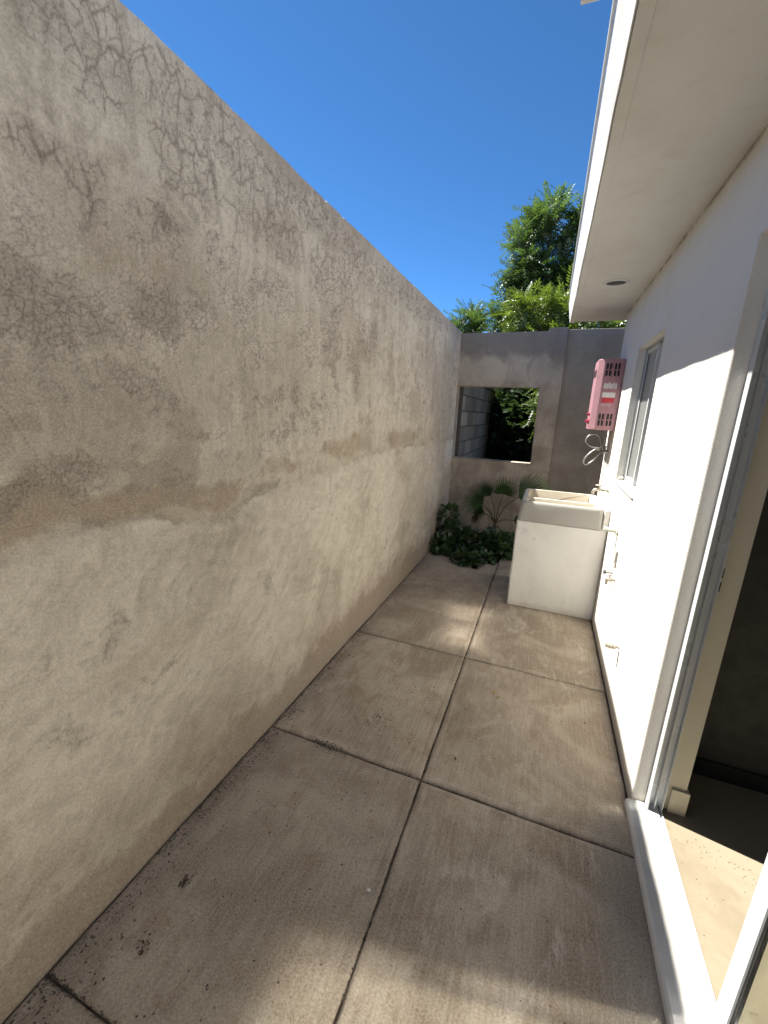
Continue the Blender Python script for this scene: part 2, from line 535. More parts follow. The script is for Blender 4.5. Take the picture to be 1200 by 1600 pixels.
def slab(x0, x1, y0, y1, cut=None, seed=0):
    def lines(a, b):
        e = [0, .0035, .010, .030, .034, .040]
        mid = np.linspace(a + .040, b - .040, max(4, int((b - a) / 0.07)))[1:-1]
        return [a + t for t in e] + list(mid) + [b - t for t in e[::-1]]
    xs, ys = lines(x0, x1), lines(y0, y1)
    prof = [(0, -.0075), (.0035, -.003), (.010, -.0005), (.030, -.0003), (.034, -.0014), (.040, 0.0), (9, 0)]
    def hh(d):
        return float(np.interp(d, [p[0] for p in prof], [p[1] for p in prof]))
    bm = bmesh.new()
    grid = []
    for j, yy in enumerate(ys):
        row = []
        for i, xx in enumerate(xs):
            d = min(xx - x0, x1 - xx, yy - y0, y1 - yy)
            u = 0.0022 * mnoise.fractal((xx * 3 + seed, yy * 3, seed), 0.8, 2.0, 3)
            jx = 0.004 * mnoise.noise((xx * 4 + seed * 3, yy * 9, 1.3)) if d < 0.012 else 0
            jy = 0.004 * mnoise.noise((xx * 9, yy * 4 + seed * 5, 7.7)) if d < 0.012 else 0
            row.append(bm.verts.new((xx + jx, yy + jy, hh(d) + u)))
        grid.append(row)
    for j in range(len(ys) - 1):
        for i in range(len(xs) - 1):
            cx, cy2 = (xs[i] + xs[i + 1]) / 2, (ys[j] + ys[j + 1]) / 2
            if cut and cut(cx, cy2):
                continue
            bm.faces.new((grid[j][i], grid[j][i + 1], grid[j + 1][i + 1], grid[j + 1][i]))
    bmesh.ops.delete(bm, geom=[v for v in bm.verts if not v.link_faces], context='VERTS')
    be = [e for e in bm.edges if len(e.link_faces) == 1]
    ext = bmesh.ops.extrude_edge_only(bm, edges=be)
    for q in ext['geom']:
        if isinstance(q, bmesh.types.BMVert):
            q.co.z = -0.045
    bmesh.ops.recalc_face_normals(bm, faces=bm.faces)
    me = bpy.data.meshes.new('slab')
    bm.to_mesh(me)
    bm.free()
    a = me.attributes.new('edge', 'FLOAT', 'POINT')
    vals = []
    for q in me.vertices:
        d = min(q.co.x - x0, x1 - q.co.x, q.co.y - y0, y1 - q.co.y)
        e = .8 * math.exp(-max(d, 0) / 0.010)
        if x0 < -1 and q.co.x < -0.95:
            e = max(e, 0.75 * math.exp(-(q.co.x + 1.11) / 0.045) * (1.3 if q.co.y < 1.5 else .7))
        vals.append(min(1, e))
    a.data.foreach_set('value', vals)
    o = put('slab', me, M_SLAB, floor, True)
    return o


gp = 0.0026
rows = [(-4.0, -2.6), (-2.6, -1.6), (-1.6, -0.58), (-0.58, 0.432), (0.432, 1.447), (1.447, 2.458), (2.458, 3.458)]
sd = 1
for (a, b) in rows:
    skew = 0.02 if abs(a - 1.447) < .01 else 0
    slab(XL + 0.006, -0.326 - gp, a + gp, b - gp, None, sd); sd += 1
    slab(-0.326 + gp, XR - 0.008, a + gp, b - gp, None, sd); sd += 1
slab(XL + 0.006, -0.326 - gp, 3.458 + gp, 4.43, lambda x, y: (-0.80 < x < -0.52 and y > 4.13 + 0.05 * math.sin(x * 40)) or y > 4.36 + 0.05 * mnoise.noise((x * 9, 1, 2)), sd)
slab(-0.326 + gp, XR - 0.008, 3.458 + gp, 4.56, None, sd + 1)

# ------------------------------------------------------------------ left boundary wall
def sm(t):
    t = np.clip(t, 0, 1)
    return t * t * (3 - 2 * t)


def blob(Y, Z, lst):
    out = np.zeros_like(Y)
    for (y, z, ry, rz, a) in lst:
        d = np.sqrt(((Y - y) / ry) ** 2 + ((Z - z) / rz) ** 2)
        out = np.maximum(out, a * (1 - sm((d - 0.35) / 0.9)))
    return out


POUR = ([-5, 0.2, 0.51, 0.69, 0.95, 1.2, 1.39, 1.74, 2.3, 2.86, 3.6, 4.65, 5.5], [1.2, 1.2, 1.20, 1.21, 1.17, 1.125, 1.165, 1.19, 1.23, 1.26, 1.25, 1.24, 1.22])


def gnoise(x, y, seed):
    """2-D gradient noise, about -1..1"""
    xi, yi = np.floor(x).astype(np.int64), np.floor(y).astype(np.int64)
    xf, yf = x - xi, y - yi
    u, v = xf * xf * xf * (xf * (xf * 6 - 15) + 10), yf * yf * yf * (yf * (yf * 6 - 15) + 10)
    def gr(a, b, dx, dy):
        h = (a * 374761393 + b * 668265263 + seed * 1274126177) & 0xFFFFFFFF
        h = ((h ^ (h >> 13)) * 1274126177) & 0xFFFFFFFF
        t = (h & 0xFFFF).astype(np.float64) * (2 * math.pi / 65536)
        return np.cos(t) * dx + np.sin(t) * dy
    n00, n10 = gr(xi, yi, xf, yf), gr(xi + 1, yi, xf - 1, yf)
    n01, n11 = gr(xi, yi + 1, xf, yf - 1), gr(xi + 1, yi + 1, xf - 1, yf - 1)
    return 1.5 * ((n00 * (1 - u) + n10 * u) * (1 - v) + (n01 * (1 - u) + n11 * u) * v)


def fbm(x, y, octv, seed, rough=.55):
    t, a, s = 0, 1.0, 0.0
    for k in range(octv):
        t = t + a * gnoise(x * 2 ** k + 17.3 * k, y * 2 ** k - 9.1 * k, seed + k)
        s += a
        a *= rough
    return t / s * 1.4


def vedge(x, y, seed):
    """distance to the nearest cell border of a jittered grid, and a random value per cell"""
    xi, yi = np.floor(x).astype(np.int64), np.floor(y).astype(np.int64)
    def pt(a, b):
        h = (a * 374761393 + b * 668265263 + seed * 362437) & 0xFFFFFFFF
        h = ((h ^ (h >> 13)) * 1274126177) & 0xFFFFFFFF
        h = h ^ (h >> 16)
        return a + (h & 0x3FFF) / 16384.0, b + ((h >> 14) & 0x3FFF) / 16384.0
    best = np.full(x.shape, 1e9)
    bx, by = np.zeros_like(x), np.zeros_like(x)
    for i in (-1, 0, 1):
        for j in (-1, 0, 1):
            px, py = pt(xi + i, yi + j)
            d = (px - x) ** 2 + (py - y) ** 2
            m = d < best
            best = np.where(m, d, best); bx = np.where(m, px, bx); by = np.where(m, py, by)
    e = np.full(x.shape, 1e9)
    for i in (-2, -1, 0, 1, 2):
        for j in (-2, -1, 0, 1, 2):
            px, py = pt(xi + i, yi + j)
            dx, dy = px - bx, py - by
            L = np.sqrt(dx * dx + dy * dy)
            ok = L > 1e-6
            d = ((bx + px) / 2 - x) * dx + ((by + py) / 2 - y) * dy
            e = np.where(ok, np.minimum(e, d / np.maximum(L, 1e-6)), e)
    return e


def ss(v, a, b):
    return sm((v - a) / (b - a))


def left_wall():
    ys = [0.28]
    while ys[-1] < 5.262:
        d = 0.346 * 1.11 + 0.9 * ys[-1]
        ys.append(ys[-1] + 0.0042 * max(1.0, (d / 1.25) ** 1.75))
    ys = np.concatenate([np.linspace(-4.0, 0.28, 40)[:-1], ys[:-1], [5.27]])
    top = 2.51
    zs = np.concatenate([np.linspace(-0.05, top - 0.012, 560), [top - 0.005, top]])
    Y, Z = np.meshgrid(ys, zs)
    nz, ny = Y.shape
    pour = np.interp(Y, POUR[0], POUR[1]) + 0.045 * fbm(Y * 3, Y * 0 + 2.0, 5, 91) + .016 * fbm(Y * 22, Z * 8, 4, 92)
    # domain warps
    w1y, w1z = Y + .05 * fbm(Y * 3, Z * 3, 3, 1), Z + .05 * fbm(Y * 3, Z * 3, 3, 2)
    wy, wz = w1y + .012 * fbm(Y * 14, Z * 14, 3, 3), w1z + .012 * fbm(Y * 14, Z * 14, 3, 4)
    crisp = ss(fbm(Y * 1.3, Z * 0 + 5.0, 3, 93) + .5 * np.exp(-((Y - 1.3) / .3) ** 2) + .4 * np.exp(-((Y - 2.8) / .6) ** 2), -.1, .45)
    up, low = ss(Z, pour - .02, pour + .06), 1 - ss(Z, pour - .09, pour + .05)
    b1 = fbm(w1y * 2.2, w1z * 2.2, 6, 11, .6)
    b2 = fbm(wy * 7, wz * 7, 6, 12, .6)
    b3 = fbm(wy * 26, wz * 26, 4, 13, .65)
    runs = fbm(w1y * 11, w1z * 0.9, 4, 14, .6)
    fruns = fbm(w1y * 34, w1z * 2.2, 4, 15, .6)
    # trowel strokes: short curved sweeps
    ang = .85 + 0 * Y
    ca_, sa_ = np.cos(ang), np.sin(ang)
    tro = .8 * fbm((wy * ca_ + wz * sa_) * 3.2, (-wy * sa_ + wz * ca_ + .06 * b1) * 24, 5, 17, .72) + .45 * fbm((w1y * .96 - w1z * .28) * 4, (w1y * .28 + w1z * .96) * 26, 4, 18, .7)
    brk = .55 * b2 + .45 * b3 + .35 * b1
    def area(lst, wdt=.30, amt=.55, bias=.45):
        return ss(blob(w1y, w1z, lst) + amt * brk, bias, bias + wdt)
    kd = 1 - .55 * low
    tone = .68 + .75 * b1 * (1 - .25 * low) + kd * (.60 * b2 + .50 * b3) + up * (.45 * runs + .25 * fruns) + low * (.45 * tro - .02) + .22 * ss(Z, 1.85, 2.15) * ss(-Y, -1.9, -.9)
    stain = .78 * area([(0.66, 1.36, .19, .07, .55), (0.97, 1.34, .10, .12, .62), (0.92, 1.28, .2, .04, .5), (1.22, 1.165, .20, .030, 1.0), (1.45, 1.20, .18, .028, .95), (.75, 1.20, .3, .03, .75), (2.6, 1.29, .5, .03, .7), (1.05, 1.27, .12, .08, .7), (2.30, 1.80, .15, .18, .62), (2.80, 1.72, .20, .14, .62),
                  (3.3, 1.55, .2, .2, .5), (0.75, 1.58, .26, .15, .45), (1.02, 1.90, .10, .07, .45), (0.90, 0.69, .035, .03, .85), (0.93, .71, .05, .012, .6), (1.03, 2.05, .018, .06, .7), (0.86, 2.10, .022, .06, .6), (4.4, 1.4, .3, .5, .5), (4.9, 1.9, .25, .4, .55), (4.8, .5, .3, .4, .7),
                  (1.55, 1.72, .2, .12, .4), (1.9, 1.62, .2, .12, .42), (3.9, 2.0, .25, .3, .45), (1.3, 1.62, .3, .12, .4), (4.3, 0.9, .3, .3, .45), (.4, 1.33, .1, .1, .6), (1.8, 1.36, .2, .06, .4)], .75, .95)
    stain = np.maximum(stain, .42 * ss(runs + .5 * b2, .15, .8) * up)
    stain = np.maximum(stain, .40 * ss(b1 + .7 * b2 + .4 * b3, .30, 1.1))
    big = blob(w1y + .12 * b1, w1z + .1 * b1, [(.75, 1.52, .5, .30, .8), (1.6, 1.6, .5, .22, .6), (2.4, 1.75, .35, .25, .6), (4.6, 1.6, .6, .9, .75), (1.15, 1.32, .5, .12, .7)])
    stain = np.maximum(stain, .62 * ss(big + .9 * brk, .40, 1.10))
    blot = blob(w1y + .10 * b2, w1z + .08 * b2, [(0.70, 1.74, .22, .14, .8), (1.02, 1.83, .16, .10, .75), (0.98, 1.46, .20, .12, .8), (0.66, 1.37, .2, .09, .95), (1.0, 1.34, .14, .12, .95), (1.5, 1.50, .2, .12, .6), (2.05, 1.83, .18, .14, .7), (2.4, 1.72, .14, .2, .8), (2.95, 1.75, .18, .18, .75), (3.6, 1.6, .25, .2, .7), (1.75, 1.62, .16, .14, .65), (4.2, 1.75, .3, .35, .75), (1.1, 2.12, .07, .10, .6), (.80, 2.08, .08, .06, .6)])
    stain = np.maximum(stain, .62 * ss(blot + .85 * brk + .2 * fruns, .38, .95))
    drip = ss(fbm(w1y * 17, w1z * .55 + 3, 4, 35, .62), .12, .6) * np.clip((Z - .9) / 1.0, 0, 1)
    stain = np.maximum(stain, .48 * drip * ss(b1 + .4 * runs, -.5, .5))
    spots = ss(fbm(wy * 46, wz * 46, 3, 36, .6), .52, .78) * ss(b2, -.2, .5)
    stain = np.maximum(stain, .42 * spots)
    # scum line just above the lower coat
    dl = Z - pour
    line = np.exp(-np.maximum(dl - .006, 0) / .022) * ss(dl, -.006, .004) * ss(fbm(Y * 4, Y * 0 + 7, 4, 31), -.25, .35)
    stain = np.maximum(stain, .75 * line * crisp)
    ochre = .90 * area([(0.45, 1.28, .40, .12, 1.0), (0.85, 1.25, .35, .09, 1.0), (1.15, 1.24, .28, .09, .95), (1.6, 1.27, .3, .07, .75), (2.3, 1.33, .55, .10, .85), (3.3, 1.34, .7, .10, .8), (4.3, 1.33, .5, .1, .6), (.5, 1.12, .25, .08, .55), (.42, 1.5, .12, .2, .4)], .5, .5)
    ochre *= ss(dl, -.10, .02)
    ochre = np.maximum(ochre, .85 * np.exp(-np.maximum(dl, 0) / (.075 + .05 * ss(b1, -.3, .5))) * ss(dl, -.006 - .06 * (1 - crisp), .006 + .05 * (1 - crisp)) * ss(b1 + .6 * b2, -.6, .35) * (.55 + .45 * crisp))
    ochre = np.maximum(ochre, .35 * ss(fbm(w1y * 1.6 + 5, w1z * 2.4, 5, 33), .1, .8))
    pale = .55 * area([(0.75, 1.95, .18, .10, .5), (1.0, 1.98, .10, .12, .5), (1.7, 1.95, .5, .08, .5), (1.9, 1.0, .6, .16, .5), (2.7, 0.95, .7, .22, .62), (3.4, .8, .6, .3, .6), (1.35, 0.75, .3, .25, .4), (0.9, .95, .3, .10, .4),
                 (4.55, 1.75, .10, .35, .8), (5.0, 1.5, .08, .4, .65), (2.0, 1.45, .05, .3, .55), (2.55, 1.5, .06, .2, .55), (3.6, 1.95, .15, .3, .5)], .5, .5)
    pale = np.maximum(pale, low * .42 * ss(tro + .3 * b1, .2, .9))
    pale = np.maximum(pale, up * .40 * ss(-runs + .3 * b2, .35, .95))
    footh = .12 + .22 * np.clip(fbm(Y * 1.7, Y * 0 + 1.1, 4, 41) + .25, 0, 2) + .07 * np.clip((Y - 1.4) / 1.5, 0, 1)
    damp = np.maximum(.80 * (1 - ss(Z + .09 * b2 + .04 * b3, footh * .6, footh * .6 + .17)),
                      .75 * area([(0.5, .27, .2, .10, .7), (2.4, .17, .35, .11, .8), (3.4, .2, .5, .18, .75), (4.6, .3, .5, .3, .75), (1.8, .08, .4, .1, .7), (0.55, .12, .25, .12, .75)], .4, .5))
    damp = np.maximum(damp, .48 * (1 - ss(Z + .25 * b1 + .12 * b2, .0, .62)))
    # crackle
    Ab = .95 * blob(w1y + .06 * b1, w1z + .05 * b2, [(1.25, 2.40, .35, .10, 1.0), (1.9, 2.40, .55, .10, 1.0), (2.6, 2.36, .6, .12, 1.0), (3.4, 2.38, .6, .10, .85), (1.14, 2.28, .14, .16, .9), (1.55, 2.25, .28, .15, .9), (2.1, 2.15, .30, .18, .85), (2.5, 1.98, .25, .14, .75),
               (0.70, 2.08, .14, .05, .75), (0.82, 2.05, .07, .09, .8), (1.01, 2.06, .045, .06, .85), (1.21, 2.07, .045, .06, .8), (0.82, 2.38, .25, .16, .8), (4.2, 2.4, .6, .08, .5)])
    Bb = .85 * blob(w1y + .10 * b1, w1z + .09 * b2, [(0.72, 1.76, .20, .12, .95), (0.82, 1.60, .18, .09, .85), (0.99, 1.80, .16, .11, .95), (1.13, 1.83, .10, .08, .85), (0.68, 1.36, .16, .08, 1.0), (0.93, 1.52, .14, .08, .9), (1.2, 1.55, .16, .04, .7), (1.45, 1.75, .22, .10, .65),
               (1.8, 1.85, .25, .14, .6), (2.3, 1.82, .14, .18, .75), (0.52, 1.58, .12, .12, .7), (0.6, 1.9, .10, .08, .55), (1.0, 1.32, .1, .05, .75), (1.6, 2.0, .25, .10, .55)])
    mA = ss(Ab + .42 * brk, .10, .60)
    mB = ss(np.maximum(Bb, .42 * ss(Z, 1.25, 1.5) * (1 - ss(Z, 1.95, 2.2)) * (1 - ss(Y, 1.5, 3.2))) + .75 * brk + .25 * b1, .15, .75)
    gate = fbm(Y * 9, Z * 9, 4, 51)
    gate2 = fbm(Y * 23 + 4, Z * 23, 3, 52)
    def crk(sel, fy, fz, wid, seed, soft):
        out = np.zeros_like(Y)
        ii = sel > .02
        if not ii.any(): return out, out
        qy = Y + .35 / fy * fbm(Y * fy * .35, Z * fz * .35, 3, seed + 5) + .14 / fy * fbm(Y * fy * 1.6, Z * fz * 1.6, 2, seed + 7)
        qz = Z + .35 / fz * fbm(Y * fy * .35, Z * fz * .35, 3, seed + 9) + .14 / fz * fbm(Y * fy * 1.6, Z * fz * 1.6, 2, seed + 11)
        e = vedge((qy * fy)[ii], (qz * fz)[ii], seed) / (.5 * (fy + fz))      # metres
        wv = wid * (.55 + .8 * ss(gate[ii], -.5, .7))
        o1 = out.copy(); o1[ii] = 1 - ss(e, wv * .25, wv)
        o2 = out.copy(); o2[ii] = np.exp(-(e / soft) ** 2)
        return o1, o2
    c1, h1 = crk(mA, 16, 9.5, .0042, 61, .008)
    c2, h2_ = crk(mA, 33, 22, .0034, 62, .005)
    c3, h3 = crk(mB, 40, 36, .0029, 63, .004)
    c4, h4 = crk(mB, 16, 14, .0036, 64, .007)
    c5, h5 = crk(mB, 80, 70, .0028, 65, .004)
    c6, h6 = crk(np.ones_like(Y) * (Y > .28), 3.2, 2.0, .0028, 66, .006)
    lng = ss(fbm(Y * 1.6, Z * 1.6, 3, 67), -.05, .35) * ss(Z, .7, 1.4)
    crack = np.maximum.reduce([.64 * c1 * mA * ss(gate, -1.5, -.6), .58 * c2 * mA * ss(gate2, -.8, 0), .66 * c3 * mB * ss(gate2 + .3 * gate, -1.3, -.4), .66 * c4 * mB * ss(gate, -1.4, -.6), .48 * c5 * mB * ss(gate2, -.3, .3), .66 * c6 * lng])
    mauve = np.maximum.reduce([.52 * h1 * mA, .28 * h2_ * mA, .22 * mA, .28 * h3 * mB, .18 * mB])
    mauve = np.maximum(mauve, .45 * ss(Z + .06 * fruns + .05 * runs, 2.36, 2.50) * ss(Y, .9, 1.3))
    # pinholes
    pv = vedge(Y * 1.0, Z * 1.0, 5) if False else None
    rr = np.sqrt((Y - .493) ** 2 + (Z - .947) ** 2)
    arc = np.exp(-((rr - .714 - .004 * fbm(Y * 6, Z * 6, 2, 71)) / .0035) ** 2) * (1 - ss(Z, .92, 1.03)) * ss(Y, .60, .85) * ss(gate2 + gate, -.9, .1)
    pale = np.maximum(pale, .75 * arc)
    X = XL - .003 + .005 * fbm(Y * 1.1, Z * 1.1, 3, 81) + .0014 * b2 + .0006 * b3 + .0045 * (1 - ss(dl, -.012, .006)) - .0016 * crack + low * .0012 * tro
    Zd = Z.copy()
    X[-2] -= .002
    X[-1] -= .012 + .003 * fbm(Y[-1] * 14, Y[-1] * 0, 3, 82)
    Zd[-3:] += .005 * fbm(Y[-3:] * 3, Y[-3:] * 0 + 4, 4, 83)
    Zd[-2:] -= .010 * ss(fbm(Y[-2:] * 16, Y[-2:] * 0 + 9, 4, 84), .25, .7)
    n0 = ny * nz
    back_top = np.stack([np.full(ny, XL - .15), ys, Zd[-1] - .002], 1)
    back_bot = np.stack([np.full(ny, XL - .15), ys, np.full(ny, -.05)], 1)
    V = np.concatenate([np.stack([X.ravel(), Y.ravel(), Zd.ravel()], 1), back_top, back_bot])
    ids = np.arange(n0).reshape(nz, ny)
    f1 = np.stack([ids[:-1, :-1], ids[:-1, 1:], ids[1:, 1:], ids[1:, :-1]], -1).reshape(-1, 4)
    tpi, bti, bbi = ids[-1], n0 + np.arange(ny), n0 + ny + np.arange(ny)
    f2 = np.stack([tpi[:-1], tpi[1:], bti[1:], bti[:-1]], 1)
    f3 = np.stack([bti[:-1], bti[1:], bbi[1:], bbi[:-1]], 1)
    Fq = np.concatenate([f1, f2, f3]).astype(np.int32)
    me = bpy.data.meshes.new('boundary_wall')
    me.vertices.add(len(V)); me.vertices.foreach_set('co', V.astype(np.float32).ravel())
    me.loops.add(Fq.size); me.loops.foreach_set('vertex_index', Fq.ravel())
    me.polygons.add(len(Fq)); me.polygons.foreach_set('loop_start', np.arange(0, Fq.size, 4, dtype=np.int32))
    me.update(calc_edges=True)
    for kx, val in dict(tone=tone, stain=stain, ochre=ochre, pale=pale, damp=damp, mauve=mauve, crack=crack).items():
        at = me.attributes.new(kx, 'FLOAT', 'POINT')
        full = np.full(len(V), .4 if kx == 'tone' else 0.0, np.float32)
        full[:n0] = np.clip(val, 0, 1).ravel()
        at.data.foreach_set('value', full)
    o = put('boundary_wall', me, M_WALL, None, True)
    me.set_sharp_from_angle(angle=R(60))
    return tag(o, 'tall beige cement-plastered wall with crackled patches running along the left of the patio', 'wall')


left_wall()

# ------------------------------------------------------------------ end wall with the square opening
YB = 5.27
endw = empty('end_wall', (0, YB, 0), 'grey plastered wall across the end of the patio with a square opening', 'wall')
b = MB()
x0, x1, xs, xo = XL - 0.15, 0.07, -0.128, -0.153
zb, zt, ztop, zst = 1.005, 1.888, 2.488, 2.524
outline = [(x0, -0.05), (x1, -0.05), (x1, zst), (xs, zst), (xs, ztop), (x0, ztop)]
bm = bmesh.new()
T = 0.14
# faces of the front sheet, built as a ring of quads round the opening
q = [((x0, -.05), (xo, -.05), (xo, zb), (x0, zb)), ((xo, -.05), (x1, -.05), (x1, zb), (xo, zb)),
     ((xo, zb), (x1, zb), (x1, zt), (xo, zt)), ((x0, zt), (xo, zt), (xo, ztop), (x0, ztop)), ((xo, zt), (xs, zt), (xs, ztop), (xo, ztop)),
     ((xs, zt), (x1, zt), (x1, ztop), (xs, ztop)), ((xs, ztop), (x1, ztop), (x1, zst), (xs, zst)), ((x0, zb), (XL + .004, zb), (XL + .004, zt), (x0, zt))]
for quad in q:
    bm.faces.new([bm.verts.new((a, YB, c)) for a, c in quad])
bmesh.ops.remove_doubles(bm, verts=bm.verts, dist=1e-4)
ex = bmesh.ops.extrude_face_region(bm, geom=list(bm.faces))
for gq in ex['geom']:
    if isinstance(gq, bmesh.types.BMVert):
        gq.co.y += T
bmesh.ops.recalc_face_normals(bm, faces=bm.faces)
es = [e for e in bm.edges if len(e.link_faces) == 2 and e.calc_face_angle(0) > 0.5]
bmesh.ops.bevel(bm, geom=es, offset=0.006, segments=2, affect='EDGES')
for vv in bm.verts:
    vv.co.z += 0.004 * mnoise.noise((vv.co.x * 7, vv.co.y * 3, vv.co.z * 2))
me = bpy.data.meshes.new('wall_face')
bm.to_mesh(me)
bm.free()
put('wall_face', me, M_BACK, endw)
MB().box((0.0701, YB + 0.05, -0.05), (3.2, YB + 0.17, 2.512)).build('wall_return', M_BACK, endw, 0.006)

# wall that closes the patio behind the photographer
cw = MB().box((XL - .15, -4.15, -.05), (0.6, -4.002, 2.4)).build('patio_wall', M_BACK, None, 0.006)
tag(cw, 'grey plastered wall closing the patio behind the viewpoint', 'wall')

# ------------------------------------------------------------------ house
house = empty('house', (0.51, 0, 0), 'white stuccoed single-storey house with deep eaves along the right of the patio', 'house')
HY0, HY1 = -4.0, 4.36
HT = 2.46
DY0, DY1, DZ0, DZ1 = -0.62, 1.685, 0.022, 2.10
WY0, WY1, WZ0, WZ1 = 2.728, 3.472, 1.118, 2.045
TH = 0.17


def wall_holes(xa, xb, y0, y1, z0, z1, holes):
    ysl = sorted({y0, y1, *[h[0] for h in holes], *[h[1] for h in holes]})
    zsl = sorted({z0, z1, *[h[2] for h in holes], *[h[3] for h in holes]})
    bm = bmesh.new()
    for i in range(len(ysl) - 1):
        for j in range(len(zsl) - 1):
            cy2, cz = (ysl[i] + ysl[i + 1]) / 2, (zsl[j] + zsl[j + 1]) / 2
            if any(h[0] < cy2 < h[1] and h[2] < cz < h[3] for h in holes):
                continue
            bm.faces.new([bm.verts.new((xa, a, c)) for a, c in ((ysl[i], zsl[j]), (ysl[i + 1], zsl[j]), (ysl[i + 1], zsl[j + 1]), (ysl[i], zsl[j + 1]))])
    bmesh.ops.remove_doubles(bm, verts=bm.verts, dist=1e-4)
    ex = bmesh.ops.extrude_face_region(bm, geom=list(bm.faces))
    for gq in ex['geom']:
        if isinstance(gq, bmesh.types.BMVert):
            gq.co.x = xb
    bmesh.ops.recalc_face_normals(bm, faces=bm.faces)
    es = [e for e in bm.edges if len(e.link_faces) == 2 and e.calc_face_angle(0) > 0.5]
    bmesh.ops.bevel(bm, geom=es, offset=0.0025, segments=2, affect='EDGES')
    me = bpy.data.meshes.new('wall')
    bm.to_mesh(me)
    bm.free()
    return me


put('wall', wall_holes(XR, XR + TH, HY0, HY1, -0.05, HT, [(DY0, DY1, DZ0, DZ1), (WY0, WY1, WZ0, WZ1)]), M_WHITE, house)
MB().box((XR + .001, HY1 - .14, -.05), (4.6, HY1 - .003, HT)).build('end_gable', M_WHITE, house)

# roof slab with leaning fascia, drip groove and set-back upper course
EY = 4.66
roof = MB().wavy([(0.068, 2.448), (0.104, 2.448), (0.106, 2.456), (0.110, 2.4565), (5.0, 2.4565), (5.0, 2.70), (0.25, 2.70), (0.25, 2.66), (0.036, 2.62)], HY0, EY, [1, .6, .3, 0, 0, 0, 0, 0, .3]).build('roof_slab', M_SOFFIT, house)
MB().wavy([(0.066, 2.4462), (0.034, 2.621), (0.030, 2.621), (0.062, 2.4462)], HY0, EY - .001, [1, .3, .3, 1]).build('fascia', M_FASCIA, house)
MB().prism([(0.046, 2.640), (0.024, 2.700), (0.018, 2.700), (0.018, 2.735), (0.30, 2.735), (0.30, 2.64)], HY0, EY - .02).build('roof_coping', M_FASCIA, house, 0.004)
MB().box((0.13, HY0, 2.7355), (0.27, EY - .05, 3.10)).build('parapet', M_FASCIA, house, 0.005)
sp = MB().box((-0.084, 1.86, 2.995), (0.1298, 1.985, 3.010))
sp.box((-0.084, 1.86, 3.0102), (0.1298, 1.873, 3.05)).box((-0.084, 1.972, 3.0102), (0.1298, 1.985, 3.05))
sp.build('rain_spout', M_TUBG, house, 0.002)

# window
win = bpy.data.objects.new('window', None)
win.location = (0.07, (WY0 + WY1) / 2, WZ0)
link(win, house)
fx0, fx1 = 0.558, 0.626
f = MB()
fw = 0.016
wy0, wy1, wz0, wz1 = WY0 + .001, WY1 - .001, WZ0 + .004, WZ1 - .001
f.box((fx0, wy0, wz0), (fx1, wy1, wz0 + fw)).box((fx0, wy0, wz1 - fw), (fx1, wy1, wz1))
f.box((fx0, wy0, wz0 + fw), (fx1, wy0 + fw, wz1 - fw)).box((fx0, wy1 - fw, wz0 + fw), (fx1, wy1, wz1 - fw))
f.build('window_frame', M_ALUG, win, 0.002)
def sash(ya, yb, xa, xb, pm):
    s = MB()
    za, zc, k = wz0 + fw + .002, wz1 - fw - .002, 0.022
    s.box((xa, ya, za), (xb, yb, za + k)).box((xa, ya, zc - k), (xb, yb, zc)).box((xa, ya, za + k), (xb, ya + k, zc - k)).box((xa, yb - k, za + k), (xb, yb, zc - k))
    s.build('sash', M_ALUW, win, 0.002)
    xm = (xa + xb) / 2
    q_ = MB()
    for s_ in (xm - .0065, xm + .0025):
        q_.box((s_, ya + k + .0002, za + k), (s_ + .004, ya + k + .006, zc - k)).box((s_, yb - k - .006, za + k), (s_ + .004, yb - k - .0002, zc - k))
    q_.build('window_seal', M_RUB, win)
    MB().box((xm - .002, ya + k - .006, za + k - .006), (xm + .002, yb - k + .006, zc - k + .006)).build('pane', pm, win)
sash(3.128, wy1 - fw - .002, 0.565, 0.586, M_PANE)
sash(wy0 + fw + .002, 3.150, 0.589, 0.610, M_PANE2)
MB().prism([(0.498, WZ0 - .008), (0.498, WZ0 + .004), (0.557, WZ0 + .013), (0.557, WZ0 - .008)], WY0 + .006, WY1 - .006).build('window_sill', M_CREAM, win, 0.003)
MB().box((0.512, WY1 - .004, WZ0 + .016), (0.557, WY1 + .002, WZ1 - .001)).box((0.512, WY0 + .006, WZ1 - .004), (0.557, WY1 - .005, WZ1 + .002)).build('window_reveal', M_CREAM, win)
MB().tube(spline([(0.525, WY1 - .03, WZ0 + .012), (0.540, WY1 - .02, WZ0 + .03), (0.549, WY1 - .045, WZ0 + .02)], 6), 0.010, 8).build('sealant_lump', M_TUBG, win, smooth=True)

# door sill, track and frame
MB().prism([(0.489, -.03), (0.489, 0.014), (0.492, 0.023), (0.499, 0.029), (0.530, 0.034), (0.5565, 0.036), (0.5565, -.03)], DY0 + .003, DY1 - .002).build('door_sill', M_SILL, house)
MB().box((0.558, DY0 + .003, -.02), (0.600, DY1 - .003, 0.040)).build('threshold', M_ALU, house, 0.0015)
MB().box((0.6002, DY0 + .003, -.02), (0.6078, DY1 - .003, 0.030)).build('door_track', M_ALUG, house)
MB().box((0.608, DY0 + .003, -.02), (0.6122, DY1 - .003, 0.041)).build('track_lip', M_ALU, house)
df = MB()   # far jamb of the aluminium frame with its two channels
for xa, xb, dy in ((0.557, 0.561, .040), (0.5612, 0.5828, .008), (0.583, 0.5865, .028), (0.5867, 0.6085, .008), (0.6087, 0.6125, .030)):
    df.box((xa, DY1 - .001 - dy, 0.0415), (xb, DY1 - .001, DZ1 - .041))
df.box((0.557, DY0 + .002, DZ1 - .040), (0.6125, DY1 - .001, DZ1 - .001))
